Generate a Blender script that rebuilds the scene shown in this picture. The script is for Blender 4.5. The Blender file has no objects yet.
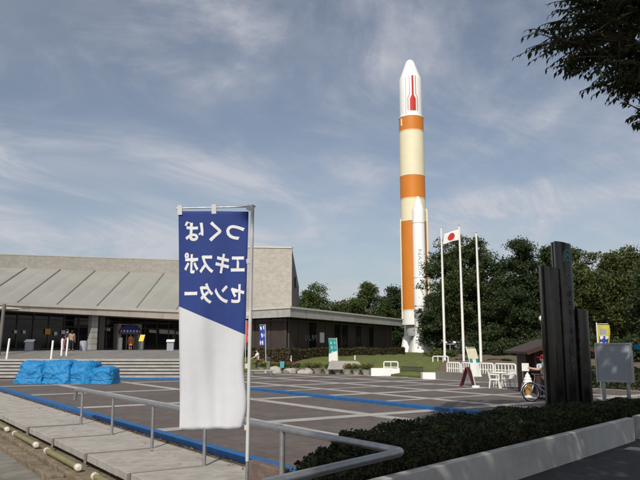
import bpy, bmesh, math, random
import numpy as np
from mathutils import Vector, Matrix, Euler, noise as mnoise

S = bpy.context.scene
COL = S.collection
R = math.radians
random.seed(7)
rng = np.random.default_rng(11)

# ------------------------------------------------------------------ camera
F, CX, CY, HC, HZ = 676.0, 320.0, 240.0, 2.0, 346.0       # lens in pixels of the 640x480 photo, eye height, horizon row
TH = math.atan((HZ - CY) / F)
cam = bpy.data.cameras.new('camera')
cam.sensor_width = 36; cam.lens = 36 * F / 640
cam.clip_start = 0.05; cam.clip_end = 6000
camo = bpy.data.objects.new('camera', cam); COL.objects.link(camo)
camo.location = (0, 0, HC); camo.rotation_euler = (R(90) + TH, 0, 0)
S.camera = camo

# ------------------------------------------------------------------ sky, sun, exposure
SUN_AZ = R(180 + 11)      # compass-like: 0 = +Y (view), clockwise; 200 = behind the camera, a little to its left
SUN_EL = R(41)
sunv = Vector((math.sin(SUN_AZ) * math.cos(SUN_EL), math.cos(SUN_AZ) * math.cos(SUN_EL), math.sin(SUN_EL)))
w = bpy.data.worlds.new('World'); S.world = w; w.use_nodes = True
nt = w.node_tree; N = nt.nodes; L = nt.links
N.clear()
out = N.new('ShaderNodeOutputWorld'); bg = N.new('ShaderNodeBackground')
sky = N.new('ShaderNodeTexSky'); sky.sky_type = 'NISHITA'; sky.sun_disc = False
sky.sun_elevation = SUN_EL; sky.sun_rotation = SUN_AZ
sky.air_density = 1.0; sky.dust_density = 1.6; sky.ozone_density = 1.5; sky.altitude = 30
tc = N.new('ShaderNodeTexCoord'); sep = N.new('ShaderNodeSeparateXYZ')
L.new(tc.outputs['Generated'], sep.inputs[0])
def wm(op, a, b=None, c=None):
    n = N.new('ShaderNodeMath'); n.operation = op
    for i, v in enumerate((a, b, c)):
        if v is None: continue
        if hasattr(v, 'links') or hasattr(v, 'is_linked'): L.new(v, n.inputs[i])
        else: n.inputs[i].default_value = v
    return n.outputs[0]
zz = wm('ADD', wm('MAXIMUM', sep.outputs[2], 0.0), 0.16)
cmb = N.new('ShaderNodeCombineXYZ')
L.new(wm('DIVIDE', sep.outputs[0], zz), cmb.inputs[0]); L.new(wm('DIVIDE', sep.outputs[1], zz), cmb.inputs[1])
def wnoise(scale, loc, rot, sc, detail=7, rough=.55, dist=0.0):
    mp = N.new('ShaderNodeMapping'); mp.vector_type = 'TEXTURE'; mp.inputs['Location'].default_value = loc
    mp.inputs['Rotation'].default_value = (0, 0, R(rot)); mp.inputs['Scale'].default_value = sc
    L.new(cmb.outputs[0], mp.inputs[0])
    n = N.new('ShaderNodeTexNoise'); n.inputs['Scale'].default_value = scale; n.inputs['Detail'].default_value = detail
    n.inputs['Roughness'].default_value = rough; n.inputs['Distortion'].default_value = dist
    L.new(mp.outputs[0], n.inputs['Vector']); return n.outputs['Fac']
def wramp(v, a, b):
    n = N.new('ShaderNodeMapRange'); n.interpolation_type = 'SMOOTHSTEP'
    n.inputs['From Min'].default_value = a; n.inputs['From Max'].default_value = b
    L.new(v, n.inputs['Value']); return n.outputs[0]
broad = wramp(wnoise(.8, (3.1, 1.7, 0), 50, (1.25, 1, 1), 7, .56, 1.0), .38, .64)
wisp = wramp(wnoise(1.5, (7.3, 2.2, 0), 58, (1.5, 1.0, 1), 10, .64, 1.6), .38, .70)
cover = wm('MINIMUM', wm('ADD', wm('MULTIPLY', wm('ADD', wm('MULTIPLY', broad, .75), .25), wisp), wm('MULTIPLY', broad, .30)), .82)
mix = N.new('ShaderNodeMix'); mix.data_type = 'RGBA'
L.new(cover, mix.inputs['Factor'])
hs = N.new('ShaderNodeHueSaturation'); hs.inputs['Saturation'].default_value = .74; hs.inputs['Value'].default_value = 1.0
L.new(sky.outputs[0], hs.inputs['Color']); L.new(hs.outputs[0], mix.inputs['A'])
mix.inputs['B'].default_value = (6.3, 6.4, 6.95, 1)
L.new(mix.outputs['Result'], bg.inputs['Color']); bg.inputs['Strength'].default_value = 0.091
L.new(bg.outputs[0], out.inputs[0])

sl = bpy.data.lights.new('sun', 'SUN'); sl.energy = 3.6; sl.angle = R(.53); sl.color = (1.0, .94, .84)
so = bpy.data.objects.new('sun', sl); COL.objects.link(so)
so.rotation_euler = (-sunv).to_track_quat('-Z', 'Y').to_euler(); so.location = (-20, -60, 60)
S.view_settings.view_transform = 'Standard'; S.view_settings.look = 'None'
S.view_settings.exposure = 0.0; S.view_settings.gamma = 1.0; S.view_settings.use_curve_mapping = False
S.cycles.max_bounces = 8; S.cycles.transparent_max_bounces = 8

# ------------------------------------------------------------------ surveying helpers (photo pixel + distance or level -> place)
def ray(px, py):
    dx, dz = px - CX, CY - py
    return Vector((dx, F * math.cos(TH) - dz * math.sin(TH), F * math.sin(TH) + dz * math.cos(TH)))
def at(px, py, Y):
    d = ray(px, py); return Vector((0, 0, HC)) + d * (Y / d.y)
def gp(px, py, z=0.0):
    d = ray(px, py); return Vector((0, 0, HC)) + d * ((z - HC) / d.z)
def proj(p):
    x, y, z = p[0], p[1], p[2] - HC
    f = y * math.cos(TH) + z * math.sin(TH); u = -y * math.sin(TH) + z * math.cos(TH)
    return (CX + F * x / f, CY - F * u / f) if f > .05 else (1e9, 1e9)
def on_plane(px, py, P, n):
    d = ray(px, py); o = Vector((0, 0, HC)); t = (P - o).dot(n) / d.dot(n); return o + d * t

# ------------------------------------------------------------------ materials
def mat(name, col, rough=.75, var=.12, scale=4.0, bump=0.0, bscale=40.0, metal=0.0, spec=.4, stain=None, coord='Object', detail=6):
    m = bpy.data.materials.new(name); m.use_nodes = True
    n = m.node_tree.nodes; l = m.node_tree.links; p = n['Principled BSDF']
    p.inputs['Roughness'].default_value = rough; p.inputs['Metallic'].default_value = metal
    p.inputs['Specular IOR Level'].default_value = spec
    t = n.new('ShaderNodeTexCoord'); no = n.new('ShaderNodeTexNoise')
    no.inputs['Scale'].default_value = scale; no.inputs['Detail'].default_value = detail; no.inputs['Roughness'].default_value = .65
    l.new(t.outputs[coord], no.inputs['Vector'])
    mx = n.new('ShaderNodeMix'); mx.data_type = 'RGBA'
    mr = n.new('ShaderNodeMapRange'); mr.inputs['From Min'].default_value = .3; mr.inputs['From Max'].default_value = .7
    l.new(no.outputs['Fac'], mr.inputs['Value']); l.new(mr.outputs[0], mx.inputs['Factor'])
    mx.inputs['A'].default_value = tuple(c * (1 - var) for c in col) + (1,)
    mx.inputs['B'].default_value = tuple(min(1, c * (1 + var)) for c in col) + (1,)
    last = mx.outputs['Result']
    if stain:
        sc, amt, scol = stain
        n2 = n.new('ShaderNodeTexNoise'); n2.inputs['Scale'].default_value = sc; n2.inputs['Detail'].default_value = 8; n2.inputs['Roughness'].default_value = .7
        l.new(t.outputs[coord], n2.inputs['Vector'])
        r2 = n.new('ShaderNodeMapRange'); r2.inputs['From Min'].default_value = .48; r2.inputs['From Max'].default_value = .72; r2.inputs['To Max'].default_value = amt
        l.new(n2.outputs['Fac'], r2.inputs['Value'])
        m2 = n.new('ShaderNodeMix'); m2.data_type = 'RGBA'; l.new(r2.outputs[0], m2.inputs['Factor'])
        l.new(last, m2.inputs['A']); m2.inputs['B'].default_value = tuple(scol) + (1,); last = m2.outputs['Result']
    l.new(last, p.inputs['Base Color'])
    if bump:
        nb = n.new('ShaderNodeTexNoise'); nb.inputs['Scale'].default_value = bscale; nb.inputs['Detail'].default_value = 5
        l.new(t.outputs[coord], nb.inputs['Vector'])
        b = n.new('ShaderNodeBump'); b.inputs['Strength'].default_value = bump; b.inputs['Distance'].default_value = .02
        l.new(nb.outputs['Fac'], b.inputs['Height']); l.new(b.outputs[0], p.inputs['Normal'])
    return m

def tile_mat(name, col, mortar, w_, h_, ms, rough=.8, var=.18, rot=(0, 0, 0), stain=None, offset=.5):
    """brick / slab / panel pattern, object coordinates, rotated so the pattern lies in the face"""
    m = mat(name, col, rough, var, 3.0, .15, 60, stain=stain)
    n = m.node_tree.nodes; l = m.node_tree.links; p = n['Principled BSDF']
    src = p.inputs['Base Color'].links[0].from_socket
    t = n.new('ShaderNodeTexCoord'); mp = n.new('ShaderNodeMapping'); mp.inputs['Rotation'].default_value = rot
    l.new(t.outputs['Object'], mp.inputs[0])
    b = n.new('ShaderNodeTexBrick'); b.offset = offset; b.inputs['Scale'].default_value = 1
    b.inputs['Brick Width'].default_value = w_; b.inputs['Row Height'].default_value = h_; b.inputs['Mortar Size'].default_value = ms
    b.inputs['Color1'].default_value = (1, 1, 1, 1); b.inputs['Color2'].default_value = (.88, .88, .88, 1); b.inputs['Mortar'].default_value = tuple(mortar) + (1,)
    l.new(mp.outputs[0], b.inputs['Vector'])
    mu = n.new('ShaderNodeMix'); mu.data_type = 'RGBA'; mu.blend_type = 'MULTIPLY'; mu.inputs['Factor'].default_value = 1
    l.new(src, mu.inputs['A']); l.new(b.outputs['Color'], mu.inputs['B']); l.new(mu.outputs['Result'], p.inputs['Base Color'])
    return m

def leaf_mat(name, col, var=.45, trans=.25, rough=.6, hue=.03):
    m = bpy.data.materials.new(name); m.use_nodes = True
    n = m.node_tree.nodes; l = m.node_tree.links; p = n['Principled BSDF']; o = n['Material Output']
    g = n.new('ShaderNodeNewGeometry'); h = n.new('ShaderNodeHueSaturation')
    h.inputs['Color'].default_value = tuple(col) + (1,)
    r1 = n.new('ShaderNodeMapRange'); r1.inputs['To Min'].default_value = 1 - var; r1.inputs['To Max'].default_value = 1 + var
    l.new(g.outputs['Random Per Island'], r1.inputs['Value']); l.new(r1.outputs[0], h.inputs['Value'])
    t = n.new('ShaderNodeTexCoord'); no = n.new('ShaderNodeTexNoise'); no.inputs['Scale'].default_value = .45; no.inputs['Detail'].default_value = 3
    l.new(t.outputs['Object'], no.inputs['Vector'])
    r2 = n.new('ShaderNodeMapRange'); r2.inputs['From Min'].default_value = .3; r2.inputs['From Max'].default_value = .7
    r2.inputs['To Min'].default_value = .5 - hue; r2.inputs['To Max'].default_value = .5 + hue
    l.new(no.outputs['Fac'], r2.inputs['Value']); l.new(r2.outputs[0], h.inputs['Hue'])
    l.new(h.outputs[0], p.inputs['Base Color']); p.inputs['Roughness'].default_value = rough; p.inputs['Specular IOR Level'].default_value = .25
    tr = n.new('ShaderNodeBsdfTranslucent'); l.new(h.outputs[0], tr.inputs['Color'])
    ms = n.new('ShaderNodeMixShader'); ms.inputs[0].default_value = trans
    l.new(p.outputs[0], ms.inputs[1]); l.new(tr.outputs[0], ms.inputs[2]); l.new(ms.outputs[0], o.inputs['Surface'])
    return m

M = dict(
    asphalt=mat('asphalt', (.05, .05, .052), .9, .3, 6, .5, 220, stain=(.7, .35, (.09, .085, .08))),
    plaza=tile_mat('plaza_paving', (.118, .095, .085), (.74, .74, .74), .30, .30, .010, .85, .25, rot=(0, 0, -math.atan2(.565, .825)), stain=(.45, .65, (.17, .145, .13)), offset=0),
    line=mat('pale_stone', (.36, .345, .325), .85, .2, 1.5, .2, 80, stain=(.8, .45, (.22, .21, .195))),
    slab=mat('walk_slab', (.37, .345, .31), .85, .2, 4, .45, 90, stain=(1.3, .65, (.20, .18, .155))),
    slab_joint=mat('slab_joint', (.10, .095, .085), .9, .3, 8),
    bluekerb=mat('blue_paint', (.016, .105, .29), .7, .2, 6, .15, 60, stain=(2.5, .25, (.06, .16, .33))),
    stone=mat('brown_stone', (.19, .15, .10), .9, .4, 5, .6, 40, stain=(1.6, .55, (.10, .085, .05))),
    lowpave=mat('low_paving', (.19, .175, .15), .9, .25, 3, .3, 90, stain=(.9, .5, (.10, .09, .07))),
    bamboo=mat('olive_pipe', (.20, .185, .075), .45, .25, 5, .1, 30),
    cap=mat('white_cap', (.62, .58, .50), .6, .15, 20),
    steel=mat('galvanised', (.38, .39, .40), .42, .14, 9, .08, 90, metal=.75, stain=(3, .35, (.22, .21, .19))),
    darksteel=mat('dark_metal', (.035, .036, .04), .45, .2, 9),
    whitepaint=mat('white_paint', (.80, .80, .78), .5, .05, 5),
    rocketwhite=mat('rocket_white', (.84, .84, .82), .38, .04, .35, stain=(.25, .12, (.62, .61, .57))),
    cream=mat('rocket_cream', (.78, .71, .50), .45, .05, .35),
    orange=mat('rocket_orange', (.62, .205, .022), .5, .06, .35, stain=(.3, .15, (.44, .15, .03))),
    rocketgrey=mat('rocket_grey', (.42, .42, .42), .5, .1, 1),
    red=mat('red_paint', (.50, .030, .022), .5, .08, 4),
    concrete=mat('concrete', (.33, .325, .30), .85, .14, .8, .3, 40, stain=(.3, .4, (.22, .215, .20))),
    roofm=mat('roof_metal', (.31, .305, .275), .55, .08, .25, .05, 10, stain=(.12, .35, (.235, .235, .215))),
    seam=mat('roof_seam', (.20, .20, .185), .6, .1, 2),
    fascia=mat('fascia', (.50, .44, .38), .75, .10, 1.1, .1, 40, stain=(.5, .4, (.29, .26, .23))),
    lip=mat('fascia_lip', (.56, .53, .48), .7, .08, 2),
    greyfascia=tile_mat('grey_fascia', (.46, .45, .43), (.6, .6, .6), 2.4, 3.0, .03, .8, .15, rot=(R(90), 0, 0), stain=(.5, .4, (.2, .2, .19))),
    tilewall=tile_mat('tile_wall', (.44, .41, .365), (.86, .855, .84), .62, .30, .018, .8, .14, rot=(R(90), 0, 0), stain=(.12, .35, (.36, .335, .30))),
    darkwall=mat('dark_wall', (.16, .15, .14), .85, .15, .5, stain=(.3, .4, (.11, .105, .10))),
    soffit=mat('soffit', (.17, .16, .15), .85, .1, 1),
    glass=mat('dark_glass', (.012, .012, .013), .06, .2, .5, spec=.5),
    mullion=mat('mullion', (.075, .07, .065), .45, .1, 5),
    brownpanel=mat('brown_panel', (.060, .042, .040), .55, .2, .8),
    granite=mat('black_granite', (.006, .006, .0065), .17, .25, 45, spec=.5),
    teal=mat('teal', (.02, .20, .21), .5, .1, 5),
    tealprint=mat('teal_print', (.02, .25, .25), .5, .1, 5),
    darkteal=mat('dark_teal_print', (.008, .034, .038), .4, .1, 5),
    blueprint_=mat('blue_print', (.02, .05, .30), .6, .1, 5),
    monoblue=mat('monument_blue', (.016, .03, .05), .45, .1, 5),
    signgrey=mat('sign_grey', (.30, .325, .37), .6, .06, 3, stain=(2, .3, (.25, .27, .31))),
    tarp=mat('blue_tarp', (.016, .20, .45), .58, .10, 1.2, .2, 6, spec=.3),
    rope=mat('rope', (.10, .22, .42), .8, .2, 9),
    plastic2=mat('grey_white_plastic', (.56, .56, .55), .45, .1, 5), palelettering=mat('pale_lettering', (.20, .36, .37), .5, .1, 5), tealpale=mat('teal_pale', (.22, .48, .46), .6, .1, 5), creamcloth=mat('cream_cloth', (.62, .60, .42), .8, .2, 6), yellowcloth=mat('yellow_cloth', (.55, .48, .08), .8, .1, 6),
    lawn=mat('grass', (.105, .125, .028), .95, .35, 1.3, .9, 60, stain=(.5, .35, (.13, .12, .045))),
    earth=mat('earth', (.13, .095, .06), .95, .3, .5, .6, 20, stain=(.25, .5, (.04, .055, .02))),
    bark=mat('bark', (.10, .078, .058), .95, .35, 3, .9, 14),
    pot=mat('pot_stone', (.36, .335, .30), .8, .15, 6),
    wood=mat('dark_wood', (.050, .020, .014), .7, .25, 3, .2, 20),
    roofbrown=mat('kiosk_roof', (.052, .034, .029), .75, .2, 3, .2, 20),
    maroon=mat('maroon', (.17, .018, .028), .55, .12, 4),
    yellow=mat('yellow', (.72, .50, .02), .55, .08, 4),
    conem=mat('cone_amber', (.72, .36, .04), .6, .12, 8),
    plastic=mat('white_plastic', (.78, .77, .73), .45, .05, 5),
    paper=mat('white_paper', (.75, .75, .72), .7, .05, 5),
    skin=mat('skin', (.52, .33, .24), .6, .08, 9),
    hairm=mat('hair', (.016, .013, .012), .5, .3, 30),
    c_white=mat('white_cloth', (.72, .72, .74), .85, .08, 9), c_dark=mat('dark_cloth', (.022, .024, .032), .85, .2, 9),
    c_navy=mat('navy_cloth', (.022, .03, .07), .85, .2, 9), c_tan=mat('tan_cloth', (.38, .27, .17), .85, .1, 9),
    c_pink=mat('pink_cloth', (.58, .24, .28), .85, .1, 9), c_orange=mat('orange_cloth', (.68, .20, .06), .85, .1, 9),
    c_red=mat('red_cloth', (.45, .03, .03), .85, .1, 9),
    tyre=mat('tyre', (.02, .02, .02), .8, .2, 9), chrome=mat('bright_metal', (.6, .6, .62), .25, .05, 9, metal=.9),
    rust=mat('rust_stone', (.14, .10, .085), .85, .3, 9, .4, 40, stain=(4, .5, (.085, .06, .05))),
    lampglass=mat('white_globe', (.75, .75, .73), .3, .03, 5),
    flower_red=leaf_mat('red_petals', (.50, .03, .03), .4, .2), flower_yel=leaf_mat('amber_petals', (.50, .22, .03), .4, .2), flower_pink=leaf_mat('pink_petals', (.5, .14, .2), .4, .2),
    leaf_broad=leaf_mat('broad_leaves', (.066, .094, .026)),
    leaf_flag=leaf_mat('zelkova_leaves', (.056, .076, .024), .4),
    leaf_dark=leaf_mat('evergreen_leaves', (.036, .054, .019), .5, .15),
    leaf_olive=leaf_mat('olive_leaves', (.072, .090, .026), .45, .2),
    leaf_near=leaf_mat('near_leaves', (.046, .064, .021), .45, .35),
    leaf_hedge=leaf_mat('hedge_leaves', (.026, .036, .011), .6, .2),
    leaf_brownhedge=leaf_mat('bronze_hedge_leaves', (.060, .052, .022), .4, .2),
    leaf_pot=leaf_mat('potplant_leaves', (.06, .10, .025), .4, .2),
)
M['whitewall'] = mat('white_render', (.56, .555, .53), .8, .08, 2, .25, 50, stain=(1.6, .65, (.33, .325, .29)))

# ------------------------------------------------------------------ mesh builder
class MB:
    def __init__(s): s.v = []; s.f = []; s.m = []
    def add(s, vs, fs, mi=0):
        b = len(s.v); s.v += [tuple(v) for v in vs]
        s.f += [tuple(b + i for i in f) for f in fs]; s.m += [mi] * len(fs); return s
    def quad(s, a, b, c, d, mi=0): return s.add([a, b, c, d], [(0, 1, 2, 3)], mi)
    def hexa(s, lo, hi, mi=0):            # two matching polygons, bottom and top
        n = len(lo)
        return s.add(list(lo) + list(hi), [tuple(reversed(range(n))), tuple(range(n, 2 * n))] + [(i, (i + 1) % n, n + (i + 1) % n, n + i) for i in range(n)], mi)
    def box(s, x0, x1, y0, y1, z0, z1, mi=0):
        q = [(x0, y0), (x1, y0), (x1, y1), (x0, y1)]
        return s.hexa([(x, y, z0) for x, y in q], [(x, y, z1) for x, y in q], mi)
    def obox(s, c, ax, ay, az, mi=0):     # centre and three half-axis vectors
        c, ax, ay, az = map(Vector, (c, ax, ay, az)); q = [(-1, -1), (1, -1), (1, 1), (-1, 1)]
        return s.hexa([c + ax * i + ay * j - az for i, j in q], [c + ax * i + ay * j + az for i, j in q], mi)
    def bar(s, a, b, w_, h_, mi=0, up=(0, 0, 1)):
        a, b = Vector(a), Vector(b); d = (b - a); t = d.normalized(); u = Vector(up)
        if abs(t.dot(u)) > .98: u = Vector((0, 1, 0))
        x = t.cross(u).normalized(); z = x.cross(t).normalized()
        return s.obox((a + b) / 2, x * w_ / 2, d / 2, z * h_ / 2, mi)
    def prism(s, poly, z0, z1, mi=0): return s.hexa([(p[0], p[1], z0) for p in poly], [(p[0], p[1], z1) for p in poly], mi)
    def tube(s, pts, rad, n=10, mi=0, caps=True, closed=False):
        pts = [Vector(p) for p in pts]; k = len(pts)
        rs = rad if isinstance(rad, (list, tuple)) else [rad] * k
        rings = []; ref = None
        for i, p in enumerate(pts):
            if closed: t = (pts[(i + 1) % k] - pts[i - 1])
            else: t = (pts[min(i + 1, k - 1)] - pts[max(i - 1, 0)])
            t.normalize()
            if ref is None: ref = Vector((0, 0, 1)) if abs(t.z) < .9 else Vector((1, 0, 0))
            x = t.cross(ref)
            if x.length < 1e-4: x = t.cross(Vector((0, 1, 0)))
            x.normalize(); y = x.cross(t).normalized(); ref = y
            rings.append([p + (x * math.cos(a) + y * math.sin(a)) * rs[i] for a in [2 * math.pi * j / n for j in range(n)]])
        vs = [v for r_ in rings for v in r_]; fs = []
        for i in range(k if closed else k - 1):
            for j in range(n):
                a = i * n; b = ((i + 1) % k) * n
                fs.append((a + j, a + (j + 1) % n, b + (j + 1) % n, b + j))
        if caps and not closed: fs += [tuple(reversed(range(n))), tuple(range((k - 1) * n, k * n))]
        return s.add(vs, fs, mi)
    def lathe(s, prof, n=24, c=(0, 0, 0), mi=0, a0=0, a1=2 * math.pi):
        full = abs(a1 - a0 - 2 * math.pi) < 1e-6; k = n if full else n + 1
        vs = [(c[0] + r * math.cos(a0 + (a1 - a0) * j / n), c[1] + r * math.sin(a0 + (a1 - a0) * j / n), c[2] + z) for r, z in prof for j in range(k)]
        fs = []
        for i in range(len(prof) - 1):
            for j in range(n):
                j2 = (j + 1) % k
                fs.append((i * k + j, i * k + j2, (i + 1) * k + j2, (i + 1) * k + j))
        return s.add(vs, fs, mi)
    def ball(s, c, r, n=12, sc=(1, 1, 1), mi=0):
        vs = []; fs = []; m_ = n // 2
        for i in range(m_ + 1):
            t = math.pi * i / m_
            for j in range(n):
                p = 2 * math.pi * j / n
                vs.append((c[0] + r * sc[0] * math.sin(t) * math.cos(p), c[1] + r * sc[1] * math.sin(t) * math.sin(p), c[2] + r * sc[2] * math.cos(t)))
        for i in range(m_):
            for j in range(n): fs.append((i * n + j, (i + 1) * n + j, (i + 1) * n + (j + 1) % n, i * n + (j + 1) % n))
        return s.add(vs, fs, mi)
    def build(s, name, mats, parent=None, smooth=False, bevel=0, loc=None):
        me = bpy.data.meshes.new(name); me.from_pydata(s.v, [], s.f)
        if not isinstance(mats, (list, tuple)): mats = [mats]
        for m in mats: me.materials.append(M[m] if isinstance(m, str) else m)
        me.polygons.foreach_set('material_index', s.m)
        if smooth: me.polygons.foreach_set('use_smooth', [True] * len(me.polygons))
        bm = bmesh.new(); bm.from_mesh(me)
        bmesh.ops.remove_doubles(bm, verts=bm.verts, dist=1e-5); bmesh.ops.recalc_face_normals(bm, faces=bm.faces)
        bm.to_mesh(me); bm.free(); me.update()
        o = bpy.data.objects.new(name, me); COL.objects.link(o)
        if smooth: 
            md = o.modifiers.new('edge', 'EDGE_SPLIT'); md.split_angle = R(38)
        if bevel:
            b = o.modifiers.new('bevel', 'BEVEL'); b.width = bevel; b.segments = 2; b.limit_method = 'ANGLE'
        if parent is not None: o.parent = parent
        if loc is not None: o.location = loc
        return o

def tag(o, label=None, cat=None, group=None, kind=None):
    if label: o['label'] = label
    if cat: o['category'] = cat
    if group: o['group'] = group
    if kind: o['kind'] = kind
    return o
def thing(name, label, cat, loc=(0, 0, 0), rz=0, group=None):
    o = bpy.data.objects.new(name, None); COL.objects.link(o); o.empty_display_size = .2
    o.location = loc; o.rotation_euler = (0, 0, rz); return tag(o, label, cat, group)
def kids(o): return [c for c in bpy.data.objects if c.parent == o]
def copy_tree(o, parent=None):
    c = o.copy(); COL.objects.link(c)
    if parent is not None: c.parent = parent
    for ch in kids(o): copy_tree(ch, c)
    return c
def dup(o, loc, rz=0, label=None, scale=None, group=None):
    c = copy_tree(o); c.location = loc; c.rotation_euler = (0, 0, rz)
    if scale is not None: c.scale = scale if hasattr(scale, '__len__') else (scale,) * 3
    if label: c['label'] = label
    if group: c['group'] = group
    return c
def struct(mb, name, mats, **k): return tag(mb.build(name, mats, **k), kind='structure')

def text_mesh(txt, size, depth, fat=0.0, mirror=False, align='CENTER', spacing=1.0):
    """lettering as a plain mesh, in the XY plane, centred"""
    c = bpy.data.curves.new('lettering', 'FONT'); c.body = txt; c.size = size; c.extrude = depth / 2; c.offset = fat
    c.align_x = align; c.align_y = 'CENTER'; c.space_character = spacing; c.resolution_u = 4
    o = bpy.data.objects.new('lettering', c); COL.objects.link(o)
    me = bpy.data.meshes.new_from_object(o.evaluated_get(bpy.context.evaluated_depsgraph_get()))
    bpy.data.objects.remove(o)
    if mirror: me.transform(Matrix.Scale(-1, 4, (1, 0, 0))); me.flip_normals()
    return me
def text_obj(name, txt, size, depth, m, parent, mtx, **k):
    me = text_mesh(txt, size, depth, **k); me.transform(mtx); me.materials.clear(); me.materials.append(M[m])
    o = bpy.data.objects.new(name, me); COL.objects.link(o); o.parent = parent; return o

# leaf quads by the thousand ------------------------------------------------
def leaf_cloud(name, pts, size, m, parent=None, aspect=.55, droop=None, sizevar=.35, fold=True, up=.0):
    pts = np.asarray(pts, float); n = len(pts)
    d = rng.normal(size=(n, 3))
    if up: d[:, 2] += up
    d /= np.linalg.norm(d, axis=1)[:, None]
    a = rng.normal(size=(n, 3))
    if droop is not None: a = a * .35 + np.array(droop)
    a -= (a * d).sum(1)[:, None] * d; a /= np.linalg.norm(a, axis=1)[:, None] + 1e-9
    b = np.cross(d, a)
    s = size * (1 + sizevar * rng.uniform(-1, 1, n))[:, None] / 2
    V = np.stack([pts - a * s, pts + b * s * aspect - a * s * .1, pts + a * s, pts - b * s * aspect - a * s * .1], 1).reshape(-1, 3)
    me = bpy.data.meshes.new(name)
    me.vertices.add(4 * n); me.vertices.foreach_set('co', V.astype(np.float32).ravel())
    me.loops.add(4 * n); me.loops.foreach_set('vertex_index', np.arange(4 * n, dtype=np.int32))
    me.polygons.add(n); me.polygons.foreach_set('loop_start', np.arange(0, 4 * n, 4, dtype=np.int32))
    me.update(calc_edges=True); me.validate()
    me.materials.append(M[m] if isinstance(m, str) else m)
    o = bpy.data.objects.new(name, me); COL.objects.link(o)
    if parent is not None: o.parent = parent
    return o
def clumps(centres, radii, per, flat=.75, shell=.45, leaf=None):
    """per: leaves per square metre of clump, or (with leaf) leaves per leaf-sized square of it"""
    out_ = []
    for c, r_ in zip(centres, radii):
        k = int(per * (r_ ** 2)) if leaf is None else int(per * (r_ / leaf) ** 2)
        d = rng.normal(size=(k, 3)); d /= np.linalg.norm(d, axis=1)[:, None]
        q = d * (rng.uniform(shell ** 3, 1, k) ** (1 / 3))[:, None] * r_ * np.array([1, 1, flat])
        q *= (1 + .22 * rng.normal(size=k))[:, None]
        out_.append(q + np.asarray(c))
    return np.concatenate(out_)

# ================================================================== THE SETTING
U = Vector((-.565, .825, 0)); V = Vector((.825, .565, 0)); P0 = Vector((-1.41, 12.36, 0))    # plaza grid directions and origin
def uv(u, v, z=0.0): p = P0 + U * u + V * v; return Vector((p.x, p.y, z))
g = MB(); g.quad((-1500, -300, -.40), (1500, -300, -.40), (1500, 2500, -.40), (-1500, 2500, -.40)); struct(g, 'ground', 'lowpave')
g = MB(); g.hexa([uv(-60, -.20, -.6), uv(-60, 150, -.6), uv(110, 150, -.6), uv(110, -.20, -.6)], [uv(-60, -.20, 0), uv(-60, 150, 0), uv(110, 150, 0), uv(110, -.20, 0)])
struct(g, 'plaza', 'plaza')
# pale stone strips set in the paving
g = MB()
def strip(u0, v0, u1, v1, w_, z):
    a, b = uv(u0, v0), uv(u1, v1); t = (b - a).normalized(); n = Vector((-t.y, t.x, 0)) * w_ / 2
    q = [a - n, a + n, b + n, b - n]; g.quad(*[(p.x, p.y, z) for p in q])
VL = [3.35, 6.95, 12.7, 16.3, 19.9, 23.5, 27.1, 30.7, 34.3, 37.9]
for v in VL: strip(-8, v, 40, v, .50, .004)
for k in range(-1, 7): strip(5.0 + 7.1 * k, .1, 5.0 + 7.1 * k, 60, .60, .008)
for k in range(-1, 7): strip(8.55 + 7.1 * k, 9.9, 8.55 + 7.1 * k, 60, .36, .008)
struct(g, 'plaza_lines', 'line')
# blue painted kerbs of the shallow pool in the plaza
def kerb(name, a, b, w_, h):
    m_ = MB(); t = (b - a).normalized(); n = Vector((-t.y, t.x, 0)) * w_ / 2; q = [a - n, a + n, b + n, b - n]
    m_.prism(q, -.02, h); return struct(m_, name, 'bluekerb', bevel=.015)
kerb('kerb', uv(-1.6, .0), uv(60, .0), .20, .13)
kerb('kerb', uv(2.9, 9.6), uv(19.6, 9.6), .30, .11)
kerb('kerb', gp(-60, 377.2), gp(204, 380.6), .30, .12)
kerb('kerb', gp(205.5, 380.6), uv(19.9, 9.6), .30, .11)
# raised walkway of slabs along the near kerb
g = MB(); step_ = .62
for k in range(-3, 60):
    u0 = -.14 + step_ * (k - 4); 
    q = [uv(u0 + .014, -2.02 + .012 * random.random()), uv(u0 + .014, -.24), uv(u0 + step_ - .014, -.24), uv(u0 + step_ - .014, -2.02 + .012 * random.random())]
    g.prism(q, -.13, 0.002 + .012 * random.random())
struct(g, 'walkway', 'slab', bevel=.012)
g = MB(); g.hexa([uv(-3, -1.8, -.5), uv(-3, -.205, -.5), uv(40, -.205, -.5), uv(40, -1.8, -.5)], [uv(-3, -1.8, -.135), uv(-3, -.205, -.135), uv(40, -.205, -.135), uv(40, -1.8, -.135)])
struct(g, 'walkway_base', 'slab_joint')
# earth line and fallen leaves between the slabs and the kerb
g = MB(); g.quad(uv(-3, -.245, .001), uv(-3, -.09, .001), uv(40, -.09, .001), uv(40, -.245, .001)); struct(g, 'soil_strip', 'earth')
lp = []
for _ in range(1500):
    u_ = random.uniform(-1.5, 26); v_ = -.16 + abs(random.gauss(0, .05)) * random.choice((-1, -1, 1)) * (1 if random.random() < .9 else 7)
    p = uv(u_, v_, .02 + .012 * random.random()); lp.append((p.x, p.y, p.z))
tag(leaf_cloud('fallen_leaves', lp, .055, leaf_mat('dry_leaves', (.16, .085, .035), .5, .1), None, .6, up=4.0), 'dry brown leaves gathered along the near blue kerb', 'leaves', kind='stuff')
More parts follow.
